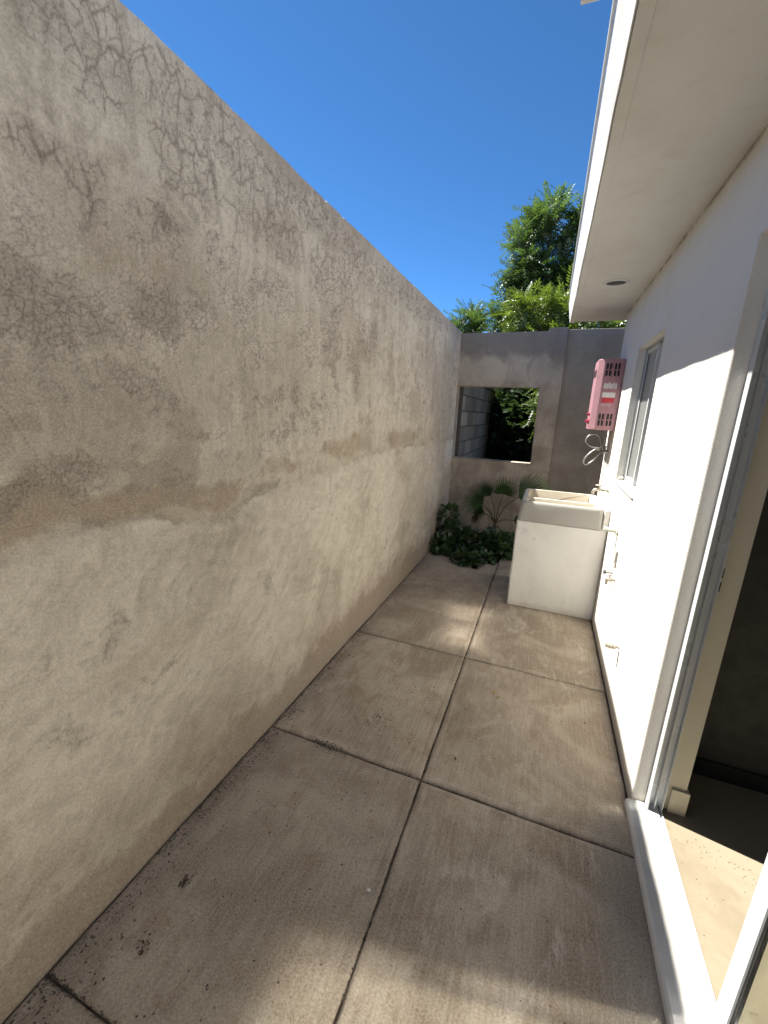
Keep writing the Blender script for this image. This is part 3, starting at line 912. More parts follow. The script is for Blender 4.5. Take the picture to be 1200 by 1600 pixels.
df.box((0.557, DY0 + .002, 0.0415), (0.6125, DY0 + .030, DZ1 - .041))
df.build('door_frame', M_ALUJ, house)
for zz in (0.985, 1.035):
    MB().box((0.622, DY1 - .0046, zz), (0.626, DY1 - .0036, zz + .036)).build('strike_slot', M_BLACK, house)
MB().box((0.6127, DY1 - .0035, 0.037), (XR + TH + .003, DY1 + .002, DZ1 - .001)).build('door_lining', M_BEIGE, house)
MB().box((0.632, DY1 - .016, 0.0365), (XR + TH + .014, DY1 - .0037, 0.145)).box((XR + TH + .0035, DY1 - .0036, .0365), (XR + TH + .014, 1.93, .145)).build('baseboard', M_BEIGE, house, 0.003)


def door_leaf(ya, yb, xa, xb, st=0.052):
    d = bpy.data.objects.new('sliding_door', None)
    d.location = (xa - 0.51, ya, 0.042)
    link(d, house)
    za, zc = 0.0425, DZ1 - .043
    k = MB()
    k.box((xa, ya, za), (xb, ya + st, zc)).box((xa, yb - st, za), (xb, yb, zc)).box((xa, ya + st, za), (xb, yb - st, za + .075)).box((xa, ya + st, zc - .06), (xb, yb - st, zc))
    k.build('door_frame_rails', M_ALUL, d, 0.002)
    xm = (xa + xb) / 2
    k = MB()
    for s in (xm - .0075, xm + .0035):
        k.box((s, ya + st + .0002, za + .076), (s + .004, ya + st + .008, zc - .061)).box((s, yb - st - .008, za + .076), (s + .004, yb - st - .0002, zc - .061))
        k.box((s, ya + st + .0082, za + .0752), (s + .004, yb - st - .0082, za + .083))
    k.build('gasket', M_RUB, d)
    MB().box((xm - .003, ya + st - .004, za + .070), (xm + .003, yb - st + .004, zc - .055)).build('pane', M_DOORG, d)
    k = MB().box((xa - .006, yb - st + .012, 0.98), (xa - .0002, yb - .012, 1.14)).box((xa - .028, yb - st + .018, 1.0), (xa - .0062, yb - st + .026, 1.12))
    k.build('handle', M_ALUG, d, 0.002)


door_leaf(-0.14, 1.018, 0.5875, 0.6025)
door_leaf(-0.58, 0.55, 0.5645, 0.5815)

# room behind the door
MB().box((0.6124, -3.9, -.04), (4.45, 1.95, 0.036)).build('room_floor', M_RFLOOR, house)
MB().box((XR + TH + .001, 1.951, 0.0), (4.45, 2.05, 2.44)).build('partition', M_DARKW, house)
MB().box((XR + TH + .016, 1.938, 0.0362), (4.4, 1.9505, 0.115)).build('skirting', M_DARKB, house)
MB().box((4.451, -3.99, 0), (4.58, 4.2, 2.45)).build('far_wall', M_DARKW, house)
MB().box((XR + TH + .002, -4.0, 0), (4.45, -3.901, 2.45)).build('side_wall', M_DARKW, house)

# ------------------------------------------------------------------ recessed soffit light
cl = empty('recessed_light', (0.30, 3.43, 2.456), 'round recessed downlight in the white eaves soffit', 'light')
def ring(c, prof, n=32):
    v, f = [], []
    m = len(prof)
    for j in range(n):
        t = 2 * math.pi * j / n
        for (r, z) in prof:
            v.append((c[0] + r * math.cos(t), c[1] + r * math.sin(t), c[2] + z))
    for j in range(n):
        for i in range(m - 1):
            f.append((j * m + i, j * m + i + 1, ((j + 1) % n) * m + i + 1, ((j + 1) % n) * m + i))
    return mesh_py('ring', v, f)
put('trim_ring', ring((0.30, 3.43, 2.456), [(0.084, 0.0), (0.084, -.004), (0.078, -.008), (0.064, -.007), (0.060, 0.0)]), M_ALU, cl, True)
put('reflector', ring((0.30, 3.43, 2.456), [(0.0605, -.0005), (0.052, -.001), (0.050, -.0008), (0.001, -.0012)]), M_DARKW, cl, True)
put('lens', ring((0.30, 3.43, 2.456), [(0.046, -.0035), (0.040, -.0055), (0.001, -.007)]), M_RUB, cl, True)

# ------------------------------------------------------------------ utility sink
sink = empty('utility_sink', (0.18, 3.72, 0), 'white-painted block laundry sink with grey cement basin against the house wall', 'sink')
bm = bmesh.new()
bmesh.ops.create_cube(bm, size=1)
for vv in bm.verts:
    vv.co = Vector(((vv.co.x + .5) * 0.656 - 0.148, (vv.co.y + .5) * 0.66 + 3.40, (vv.co.z + .5) * 0.748 - 0.003))
bmesh.ops.bevel(bm, geom=list(bm.edges), offset=0.009, segments=3, affect='EDGES')
bmesh.ops.subdivide_edges(bm, edges=[e for e in bm.edges if e.calc_length() > .1], cuts=10, use_grid_fill=True)
for vv in bm.verts:
    n1 = mnoise.fractal((vv.co.x * 5, vv.co.y * 5, vv.co.z * 5), .8, 2.0, 3)
    vv.co.y += 0.0045 * n1 + 0.0015 * mnoise.noise((vv.co.x * 30, 1, vv.co.z * 30))
    vv.co.x = min(vv.co.x + 0.003 * n1, 0.5095)
me = bpy.data.meshes.new('base_block')
bm.to_mesh(me)
bm.free()
put('base_block', me, M_TUBW, sink, True)
me.set_sharp_from_angle(angle=R(28))


def rrect(x0, x1, y0, y1, r, z, n=6):
    out = []
    for cx, cy2, a0 in ((x1 - r, y1 - r, 0), (x0 + r, y1 - r, 90), (x0 + r, y0 + r, 180), (x1 - r, y0 + r, 270)):
        for k in range(n + 1):
            a = R(a0 + 90 * k / n)
            out.append(Vector((cx + r * math.cos(a), cy2 + r * math.sin(a), z)))
    return out


def loft(loops, close_last=True):
    v, f = [], []
    n = len(loops[0])
    for L in loops:
        v += [tuple(p) for p in L]
    for i in range(len(loops) - 1):
        for j in range(n):
            j2 = (j + 1) % n
            f.append((i * n + j, i * n + j2, (i + 1) * n + j2, (i + 1) * n + j))
    if close_last:
        f.append(tuple((len(loops) - 1) * n + j for j in range(n)))
    return v, f

# outer skirt of the basin
bx0, bx1, by0, by1 = -0.146, 0.468, 3.394, 4.055
sk = MB().addm(*loft([rrect(bx0, bx1, by0, by1, .030, .744), rrect(bx0 + .003, bx1, by0 + .002, by1, .034, .80), rrect(bx0 + .012, bx1, by0 + .006, by1 - .004, .040, .880),
                       rrect(bx0 + .018, bx1 - .003, by0 + .011, by1 - .008, .042, .897), rrect(bx0 + .026, bx1 - .008, by0 + .016, by1 - .013, .042, .902)], False))
sk.build('basin', M_TUBG, sink, smooth=True)
# rim and two troughs as one inner shell
ix0, ix1 = bx0 + .026, bx1 - .008
iy0, iy1 = by0 + .016, by1 - .013
def trough(x0, x1, y0, y1, depth, name):
    k = MB().addm(*loft([rrect(x0 - .004, x1 + .004, y0 - .004, y1 + .004, .034, .9015), rrect(x0, x1, y0, y1, .03, .898), rrect(x0 + .006, x1 - .012, y0 + .006, y1 - .006, .03, .898 - depth + .02), rrect(x0 + .02, x1 - .03, y0 + .02, y1 - .02, .02, .898 - depth)]))
    return k.build(name, M_TUBI, sink, smooth=True)
ta = (ix0 + .030, ix1 - .028, iy0 + .016, 3.578)
tb = (ix0 + .030, ix1 - .028, 3.612, iy1 - .020)
trough(*ta, .10, 'washboard_trough')
trough(*tb, .14, 'deep_trough')
rim = MB()
bm = bmesh.new()
def loop_edges(pts):
    vs = [bm.verts.new(p) for p in pts]
    return [bm.edges.new((vs[i], vs[(i + 1) % len(vs)])) for i in range(len(vs))]
ed = loop_edges(rrect(ix0, ix1, iy0, iy1, .042, .902)) + loop_edges(rrect(ta[0] - .004, ta[1] + .004, ta[2] - .004, ta[3] + .004, .034, .9015)) + loop_edges(rrect(tb[0] - .004, tb[1] + .004, tb[2] - .004, tb[3] + .004, .034, .9015))
bmesh.ops.triangle_fill(bm, edges=ed, use_beauty=True)
bmesh.ops.recalc_face_normals(bm, faces=bm.faces)
me = bpy.data.meshes.new('rim')
bm.to_mesh(me)
bm.free()
put('rim', me, M_TUBR, sink)
ribs = MB()
for k in range(12):
    xx = ta[0] + .04 + k * (ta[1] - ta[0] - .08) / 11
    ribs.tube([(xx, ta[2] + .03, .812), (xx, ta[3] - .03, .822)], .009, 6)
ribs.build('washboard_ridges', M_TUBI, sink, smooth=True)
MB().prism([(0.4685, .742), (0.5085, .742), (0.5085, .905), (0.4685, .892)], 3.402, 4.05).build('mortar_fillet', M_TUBW, sink, 0.006)

# tap over the sink
tap = empty('sink_tap', (0.505, 3.70, 1.0), 'small brass tap on the wall over the laundry sink', 'tap')
MB().tube([(0.509, 3.70, 1.0), (0.455, 3.70, 1.0)], .009, 10).tube([(0.51, 3.70, 1.0), (0.505, 3.70, 1.0)], .022, 14).build('inlet', M_GALV, tap, smooth=True)
MB().tube(spline([(0.458, 3.70, 1.0), (0.43, 3.70, 1.004), (0.405, 3.70, 0.995), (0.395, 3.70, 0.965)], 5), [.012] * 15 + [.010], 10).build('spout', M_GALV, tap, smooth=True)
MB().tube([(0.437, 3.70, 1.005), (0.437, 3.70, 1.035)], .007, 8).tube([(0.437, 3.672, 1.037), (0.437, 3.728, 1.037)], .006, 8).tube([(0.409, 3.70, 1.037), (0.465, 3.70, 1.037)], .005, 8).build('tap_handle', M_GALV, tap, smooth=True)

# ------------------------------------------------------------------ gas water heater
HX0, HX1, HYa, HYb, HZ0, HZ1 = 0.315, 0.5085, 3.95, 4.29, 1.468, 2.035
ht = empty('water_heater', (0.51, 4.12, HZ0), 'pink enamelled gas water heater hung high on the house wall', 'water heater')
c1 = 0.045
prof = [(HX1, HYa), (HX1, HYb), (HX0 + c1, HYb), (HX0, HYb - c1 * .8), (HX0, HYa + c1 * .8), (HX0 + c1, HYa)]
def vprism(prof, z0, z1):
    n = len(prof)
    v = [(x, y, z0) for x, y in prof] + [(x, y, z1) for x, y in prof]
    f = [(i, (i + 1) % n, n + (i + 1) % n, n + i) for i in range(n)] + [tuple(range(n))[::-1], tuple(range(n, 2 * n))]
    return v, f
MB().addm(*vprism(prof, HZ0, HZ1)).build('body', M_PINK, ht, 0.006)
MB().box((HX0 + .105, HYa - .0012, HZ0 + .006), (HX0 + .1075, HYa + .002, HZ1 - .006)).build('seam', M_MAROON, ht)
for zc in (HZ0 + .085, HZ1 - .085):
    for xx in (HX0 + .067, HX0 + .092, HX0 + .128, HX0 + .153):
        pts = [(xx - .008, HYa - .001, zc - .045), (xx + .008, HYa - .001, zc - .045)]
        v, fz = [], []
        prf = []
        for a in range(7):
            t = math.pi * a / 6
            prf.append((xx + .0085 * math.cos(t), zc + .042 + .0085 * math.sin(t)))
        for a in range(7):
            t = math.pi + math.pi * a / 6
            prf.append((xx + .0085 * math.cos(t), zc - .042 + .0085 * math.sin(t)))
        MB().prism(prf, HYa - .0012, HYa + .004).build('vent_slot', M_BLACK, ht)
        MB().box((xx - .003, HYa - .0018, zc - .006), (xx + .008, HYa - .0013, zc + .004)).build('louvre_tab', M_PINK, ht)
lb = MB()
for k in range(6):      # worn, illegible lettering
    xx = HX0 + .062 + k * .0165
    h2 = random.uniform(.034, .05)
    lb.box((xx, HYa - .0016, 1.805 - .004 * (k % 2)), (xx + .0135, HYa - .0011, 1.805 + h2))
lb.build('lettering', M_LABELW, ht)
MB().box((HX0 + .060, HYa - .0016, 1.732), (HX0 + .155, HYa - .0011, 1.772)).build('white_label', M_LABELW, ht)
MB().box((HX0 + .060, HYa - .0018, 1.690), (HX0 + .155, HYa - .0012, 1.7315)).build('red_label', M_LABELR, ht)
lb = MB()
for k in range(4):
    xx = HX0 + .066 + k * .019
    lb.box((xx, HYa - .0016, 1.664), (xx + .003, HYa - .0011, 1.678)).box((xx + .0035, HYa - .0016, 1.675), (xx + .010, HYa - .0011, 1.678))
lb.build('faint_print', M_LABELW, ht)
for (yy, zz, rr) in ((4.02, 1.535, .022), (4.10, 1.535, .022), (4.06, 1.595, .015)):
    MB().tube([(HX0 + .001, yy, zz), (HX0 - .006, yy, zz), (HX0 - .008, yy, zz), (HX0 - .026, yy, zz)], [rr, rr, rr * .75, rr * .7], 14).build('control_knob', M_MAROON, ht)
fl = MB()
for k in range(5):
    fl.box((HX0 - .0015, 4.02 + k * .045, 1.90), (HX0 - .0004, 4.04 + k * .045, 1.96))
fl.build('front_vent', M_BLACK, ht)
MB().tube([(0.46, 4.06, HZ0 - .0), (0.46, 4.06, HZ0 - .06)], .013, 10).tube([(0.46, 4.06, HZ0 - .04), (0.46, 4.06, HZ0 - .055)], .019, 6).build('inlet_pipe', M_STEEL, ht, smooth=False)
MB().tube([(0.43, 4.13, HZ0), (0.43, 4.13, HZ0 - .05)], .012, 10).build('outlet_pipe', M_STEEL, ht)
h1 = spline([(0.46, 4.06, 1.41), (0.455, 4.06, 1.34), (0.42, 4.06, 1.315), (0.36, 4.07, 1.32), (0.318, 4.08, 1.36), (0.335, 4.09, 1.41), (0.385, 4.10, 1.428), (0.425, 4.11, 1.40), (0.448, 4.11, 1.345), (0.47, 4.11, 1.30), (0.508, 4.11, 1.29)], 7)
MB().tube(h1, .0062, 10).build('hose', M_STEEL, ht, smooth=True)
h2 = spline([(0.43, 4.13, 1.42), (0.45, 4.12, 1.35), (0.44, 4.10, 1.31), (0.40, 4.09, 1.295), (0.345, 4.08, 1.24), (0.322, 4.08, 1.185), (0.345, 4.08, 1.160), (0.395, 4.085, 1.195), (0.435, 4.09, 1.255), (0.465, 4.10, 1.275), (0.508, 4.10, 1.27)], 7)
MB().tube(h2, .0062, 10).build('hose', M_STEEL, ht, smooth=True)
MB().tube([(0.509, 4.10, 1.28), (0.47, 4.10, 1.28)], .016, 8).tube([(0.482, 4.10, 1.296), (0.482, 4.10, 1.325)], .006, 6).tube([(0.482, 4.07, 1.327), (0.482, 4.13, 1.327)], .006, 6).build('valve', M_STEEL, ht)
MB().tube([(0.44, 4.105, 1.30), (0.415, 4.105, 1.30)], .012, 6).build('hose_union', M_STEEL, ht)
pp = MB().tube([(0.503, 4.20, 1.27), (0.503, 4.20, 0.10)], .0075, 8).build('wall_pipe', M_WHITE, None, smooth=True)
tag(pp, 'thin white-painted pipe running down the house wall below the water heater', 'pipe')

# ------------------------------------------------------------------ spigots and boxes on the house wall
sg = empty('hose_spigot', (0.51, 2.368, 0.345), 'knurled grey hose spigot low on the house wall, nearest the doorway', 'spigot')
MB().tube([(0.5095, 2.368, 0.345), (0.488, 2.368, 0.345)], .0075, 10).build('stem', M_GALV, sg, smooth=True)
MB().tube([(0.492, 2.368, .345), (0.490, 2.368, .345), (0.478, 2.368, .345), (0.476, 2.368, .345), (0.473, 2.368, .345), (0.460, 2.368, .345), (0.458, 2.368, .345), (0.442, 2.368, .345), (0.440, 2.368, .345)],
          [.010, .015, .015, .011, .016, .016, .0125, .0135, .010], 10).build('nozzle', M_GALV, sg)

s2 = empty('pipe_stub', (0.51, 2.936, 0.575), 'short pipe stub with a dark cap on the wall beside the sink', 'pipe')
MB().tube([(0.5095, 2.936, .575), (0.470, 2.936, .575)], .008, 10).build('stub', M_GALV, s2, smooth=True)
MB().tube([(0.470, 2.936, .575), (0.455, 2.936, .575)], .014, 10).build('cap', M_RUB, s2)

s3 = empty('washer_tap', (0.51, 2.815, 0.568), 'small grey washing-machine tap just below the capped pipe stub', 'tap')
MB().tube([(0.5095, 2.815, .568), (0.452, 2.815, .568)], [.0085, .0085], 10).tube([(0.486, 2.815, .568), (0.470, 2.815, .568)], .0135, 8).build('tap_body', M_GALV, s3)
MB().tube([(0.464, 2.815, .568), (0.464, 2.812, .536)], .0075, 8).build('tap_outlet', M_GALV, s3, smooth=True)
MB().tube([(0.478, 2.815, .576), (0.478, 2.815, .596)], .005, 8).box((0.466, 2.811, .596), (0.490, 2.819, .601)).build('tap_lever', M_GALV, s3)

s4 = empty('outlet_box', (0.51, 2.90, 0.70), 'grey outlet box with its cover tipped open, between the pipe stub and the sink top', 'box')
MB().box((0.500, 2.868, 0.664), (0.5095, 2.928, 0.744)).build('back_plate', M_TUBG, s4, 0.002)
cv = [(0.500, 2.930, .742), (0.500, 2.866, .744), (0.463, 2.930, .690), (0.498, 2.868, .655), (0.497, 2.930, .739), (0.497, 2.867, .741), (0.460, 2.930, .687), (0.495, 2.868, .652)]
MB().addm(cv, [(0, 1, 3, 2), (4, 6, 7, 5), (0, 4, 5, 1), (1, 5, 7, 3), (3, 7, 6, 2), (2, 6, 4, 0)]).build('cover', M_TUBG, s4)

s5 = empty('drain_stub', (0.51, 3.02, 0.845), 'pale green plastic drain stub on the wall right of the sink rim', 'pipe')
MB().tube([(0.5095, 3.02, .842), (0.500, 3.02, .842), (0.499, 3.02, .842), (0.430, 3.03, .842)], [.030, .030, .016, .015], 12).build('drain_pipe', M_PVC, s5)
MB().tube([(0.4425, 3.028, .842), (0.428, 3.03, .842)], .0185, 12).build('drain_collar', M_PVC, s5)

# ------------------------------------------------------------------ block wall beyond the opening
bw = empty('block_wall', (-1.16, 6.8, 0), 'bare concrete block wall seen through the opening in the end wall', 'wall')
BX = -1.06
MB().box((BX - .14, 5.412, -.04), (BX - .001, 11.4, 2.02)).build('mortar_core', M_MORTAR, bw)
bl, bh = 0.43, 0.197
ref = None
for r_ in range(10):
    off = 0 if r_ % 2 else -bl / 2
    y = 5.414 + off
    while y < 9.4:
        a, c = max(y, 5.414), y + bl - .026
        if c - a > .05 and a < 9.3:
            if c - a > bl - .04 and ref is not None:
                o = bpy.data.objects.new('block', ref)
                link(o, bw)
            else:
                k = MB().box((-.012, 0, 0), (.006, c - a, bh - .018))
                me2 = mesh_py('block', k.v, k.f)
                bm = bmesh.new(); bm.from_mesh(me2)
                bmesh.ops.bevel(bm, geom=list(bm.edges), offset=.004, segments=1, affect='EDGES')
                bmesh.ops.recalc_face_normals(bm, faces=bm.faces)
                bm.to_mesh(me2); bm.free()
                me2.materials.append(M_BLOCKE)
                o = bpy.data.objects.new('block', me2)
                link(o, bw)
                if c - a > bl - .04:
                    ref = me2
            o.location = (BX + random.uniform(-.003, .002) + 1.16, a - 6.8, r_ * bh + .02)
        y += bl
rw = MB().box((-4.0, 11.5, -.05), (5, 11.64, 3.0)).build('rear_wall', M_BLOCK, None, .005)
tag(rw, 'grey rear wall of the yard, almost hidden behind the trees', 'wall')


# ------------------------------------------------------------------ vegetation
def unit(v):
    return v / (np.linalg.norm(v) + 1e-9)


def leaflet(L, W, fold=0.25, curl=0.12):
    """six-vertex lanceolate leaflet along +x, z up"""
    v = np.array([(0, 0, 0), (.35 * L, W * .5, fold * W), (.35 * L, 0, 0), (.35 * L, -W * .5, fold * W), (.72 * L, W * .36, fold * W * .7 - curl * L * .35), (.72 * L, 0, -curl * L * .35), (.72 * L, -W * .36, fold * W * .7 - curl * L * .35), (L, 0, -curl * L)])
    f = [(0, 2, 1), (0, 3, 2), (1, 2, 5, 4), (2, 3, 6, 5), (4, 5, 7), (5, 6, 7)]
    return v, f


def simple_leaflet(L, W, curl=0.15):
    v = np.array([(0, 0, 0), (.42 * L, W * .5, .10 * W), (.42 * L, -W * .5, .10 * W), (L, 0, -curl * L)])
    return v, [(0, 2, 1), (1, 2, 3)]


def pinnate(n=6, L=0.30, ll=0.085, lw=0.026, droop=0.35):
    V, F = [], []
    k = 0
    for i in range(n):
        t = 0.22 + 0.74 * i / (n - 1)
        base = np.array((L * t, 0, -droop * L * t * t))
        for s in (1, -1):
            a = s * (1.15 - 0.35 * t) + rng.normal(0, .12)
            lv, lf = simple_leaflet(ll * (1 - .25 * abs(t - .55)), lw)
            ca, sa = math.cos(a), math.sin(a)
            rv = np.stack([lv[:, 0] * ca - lv[:, 1] * sa, lv[:, 0] * sa + lv[:, 1] * ca, lv[:, 2] - .25 * lv[:, 0]], 1) + base
            V.append(rv); F += [tuple(q + k for q in fc) for fc in lf]; k += len(rv)
    lv, lf = simple_leaflet(ll, lw)
    V.append(lv + np.array((L, 0, -droop * L))); F += [tuple(q + k for q in fc) for fc in lf]
    k += 4
    rv = np.array([(0, .002, 0), (0, -.002, 0), (L * .5, -.0015, -droop * L * .25), (L * .5, .0015, -droop * L * .25), (L, 0, -droop * L)])
    V.append(rv); F += [(k, k + 1, k + 2, k + 3), (k + 3, k + 2, k + 4)]
    return np.concatenate(V), F


TEMPL = [pinnate(6, .30), pinnate(7, .34, .08, .024, .5), pinnate(5, .24, .08, .026, .2)]


def frame(d, roll):
    x = unit(np.array(d, float))
    up = np.array((0, 0, 1.0))
    y_ = np.cross(up, x)
    if np.linalg.norm(y_) < 1e-3: y_ = np.array((0, 1.0, 0))
    y_ = unit(y_)
    z_ = np.cross(x, y_)
    c, s = math.cos(roll), math.sin(roll)
    return np.stack([x, y_ * c + z_ * s, z_ * c - y_ * s], 1)


def foliage(name, items, mat, parent):
    """items: (template index list entry, pos, dir, roll, scale, tone)"""
    V, F, T = [], [], []
    k = 0
    for (tv, tf), p, d, roll, sc_, tone in items:
        m = frame(d, roll)
        V.append((tv * sc_) @ m.T + np.array(p))
        F += [tuple(q + k for q in fc) for fc in tf]
        T += [tone] * len(tv)
        k += len(tv)
    me = bpy.data.meshes.new(name)
    me.from_pydata(np.concatenate(V).tolist(), [], F)
    at = me.attributes.new('tone', 'FLOAT', 'POINT')
    at.data.foreach_set('value', np.clip(T, 0, 1))
    return put(name, me, mat, parent)


def tree(name, label, base, lobes, mat, trunk_r=0.08, sc_=1.0, group='trees beyond the end wall', dens=1.0, fork=None):
    root = empty(name, base, label, 'tree', group)
    items = []
    tb_ = MB()
    b0 = np.array(base, float)
    cz = min(l[0][2] - l[1][2] * .4 for l in lobes)
    fk = np.array(fork if fork else (base[0], base[1], max(0.9, cz * .55)))
    tb_.tube(spline([b0 - np.array((0, 0, .1)), b0 * .55 + fk * .45 + rng.normal(0, .04, 3), fk], 5), [trunk_r * (1 - .45 * i / 10) for i in range(11)], 9)
    for (c, r, n, bright) in lobes:
        c, r = np.array(c, float), np.array(r, float)
        mid = fk * .5 + c * .5 + rng.normal(0, .08, 3)
        tb_.tube(spline([fk, mid, c], 4), [trunk_r * .5 * (1 - .08 * i) for i in range(9)], 6)
        tips = []
        for _ in range(max(5, int(n / 14))):
            d = unit(rng.normal(0, 1, 3) + np.array((0, 0, .25)))
            e = c + d * r * rng.uniform(.55, 1.0)
            tips.append((e, d))
            tb_.tube([c + (e - c) * .1, c + (e - c) * .55 + rng.normal(0, .03, 3), e], [trunk_r * .16, trunk_r * .10, trunk_r * .04], 4)
        tuft = max(8, int(1.45 * n * dens / len(tips)))
        for e, d in tips:
            for _ in range(tuft):
                dd = unit(d * .7 + rng.normal(0, .65, 3) + np.array((0, 0, .15)))
                p = e - d * r.min() * rng.uniform(0, .45) + rng.normal(0, .05, 3)
                hgt = (p[2] - c[2]) / r[2]
                tone = bright + .25 * hgt + rng.normal(0, .16)
                items.append((TEMPL[rng.integers(0, 3)], p, dd, rng.uniform(-.6, .6), sc_ * rng.uniform(.75, 1.15), tone))
    tb_.build('trunk', M_BARK, root, smooth=True)
    foliage('crown', items, mat, root)
    return root


tree('neem_tree', 'tallest leafy green tree rising behind the end wall beside the eaves', (-0.25, 9.0, -.04),
     [((-0.42, 8.8, 4.85), (.40, .5, .42), 260, .5), ((-.78, 9.0, 4.55), (.32, .5, .50), 260, .45), ((0.15, 9.0, 4.6), (.5, .6, .55), 260, .45), ((-.78, 8.9, 4.15), (.34, .5, .40), 220, .35),
      ((-.45, 8.9, 3.95), (.6, .6, .5), 330, .35), ((.2, 8.7, 3.9), (.6, .6, .6), 300, .35), ((-.85, 8.9, 3.72), (.34, .5, .40), 240, .35),
      ((-1.0, 8.8, 3.22), (.28, .45, .36), 240, .35), ((-.5, 8.8, 3.15), (.6, .6, .55), 330, .35), ((.2, 8.8, 3.1), (.7, .6, .6), 320, .35),
      ((-.9, 8.9, 2.65), (.36, .5, .4), 240, .3), ((-.2, 8.9, 2.5), (.7, .6, .5), 300, .3), ((.7, 9.0, 3.3), (.6, .6, .8), 250, .35)], M_LEAF1, .10, 1.0)
tree('neem_tree', 'small round tree crown just above the end wall near the left wall', (-1.95, 9.4, -.04),
     [((-1.85, 9.3, 3.35), (.36, .4, .36), 230, .5), ((-2.2, 9.4, 3.2), (.3, .35, .22), 110, .5), ((-1.6, 9.3, 3.15), (.25, .3, .3), 120, .4), ((-1.9, 9.3, 2.8), (.45, .4, .35), 200, .35)], M_LEAF1, .05, .85)
tree('young_tree', 'bright yellow-green young tree overhanging the end wall under the eaves', (.55, 7.3, -.04),
     [((-.42, 7.2, 3.0), (.34, .4, .34), 150, .6), ((-.05, 7.2, 2.95), (.4, .4, .38), 170, .65), ((.45, 7.2, 2.75), (.5, .4, .35), 170, .65), ((-.70, 7.3, 2.65), (.3, .35, .25), 110, .5), ((-.15, 7.1, 2.5), (.5, .4, .3), 170, .55),
      ((1.0, 7.2, 2.65), (.4, .4, .3), 120, .6)], M_LEAF2, .045, .95, fork=(.45, 7.3, 2.05))
tree('young_tree', 'sunlit leafy spray hanging in the right of the end wall opening', (.36, 6.5, -.04),
     [((-.17, 6.35, 1.84), (.12, .2, .13), 45, .7), ((-.08, 6.4, 1.62), (.12, .18, .14), 35, .35), ((.15, 6.5, 2.0), (.3, .25, .25), 70, .6)], M_LEAF2, .03, .72, dens=1.0, fork=(.34, 6.5, 1.5))


def broad(L=.07, W=.055):
    v = np.array([(0, 0, 0), (.25 * L, W * .5, .08 * W), (.25 * L, -W * .5, .08 * W), (.65 * L, W * .36, 0), (.65 * L, -W * .36, 0), (L, 0, -.12 * L), (.25 * L, 0, 0), (.65 * L, 0, -.04 * L)])
    return v, [(0, 6, 1), (0, 2, 6), (1, 6, 7, 3), (6, 2, 4, 7), (3, 7, 5), (7, 4, 5)]


BRO = [broad(), broad(.09, .06), broad(.055, .05)]


def shrub(name, label, base, lobes, mat, group, cat='shrub', ls=1.0):
    root = empty(name, base, label, cat, group)
    items = []
    st = MB()
    b0 = np.array(base, float)
    for c, r, n, br in lobes:
        c, r = np.array(c, float), np.array(r, float)
        for s in range(max(3, int(n / 40))):
            d = unit(rng.normal(0, 1, 3) + np.array((0, 0, .5)))
            e = c + d * r * .8
            g0 = b0 + np.array((rng.normal(0, .04), rng.normal(0, .04), -.01))
            st.tube(spline([g0, (g0 + c) / 2 + rng.normal(0, .03, 3), e], 3), [.005, .0045, .004, .0035, .003, .0025, .002], 5)
        for _ in range(n):
            d = unit(rng.normal(0, 1, 3))
            p = c + d * r * rng.uniform(.35, 1.0) ** .5
            p[2] = max(p[2], .012)
            dd = unit(d + rng.normal(0, .5, 3) + np.array((0, -.2, .1)))
            items.append((BRO[rng.integers(0, 3)], p, dd, rng.uniform(-.7, .7), ls * rng.uniform(.7, 1.2), br + .2 * d[2] + rng.normal(0, .18)))
    st.build('stems', M_PSTEM, root, smooth=True)
    foliage('leaves', items, mat, root)
    return root


# dense shade bushes filling the view through the opening
GB = 'dark bushes beyond the opening'
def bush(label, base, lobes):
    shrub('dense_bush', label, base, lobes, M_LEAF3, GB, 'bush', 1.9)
bush('dense dark bush beside the block wall beyond the opening', (-.75, 8.4, -.03), [((-.70, 8.3, 1.3), (.34, .5, 1.15), 1300, .2), ((-.6, 8.7, .6), (.5, .6, .6), 300, .2)])
bush('dense dark bush behind the middle of the opening', (-.15, 7.9, -.03), [((-.25, 7.9, 1.3), (.55, .5, 1.15), 1700, .2), ((-.3, 7.8, .5), (.6, .5, .5), 300, .2)])
bush('dense dark bush behind the right edge of the opening', (.6, 8.0, -.03), [((.55, 8.0, 1.3), (.6, .6, 1.2), 1200, .2)])
bush('tall dark hedge bush farthest back beyond the opening', (-.6, 10.2, -.03), [((-.9, 10.2, 1.6), (.9, .6, 1.6), 1600, .2), ((.2, 10.3, 1.6), (.9, .6, 1.6), 1300, .2), ((-2.2, 10.4, 1.6), (.9, .6, 1.6), 900, .2)])

# fan palm in the bed
palm = empty('fan_palm', (-.46, 4.93, -.02), 'young fan palm with green pleated fronds in the end planting bed', 'palm')


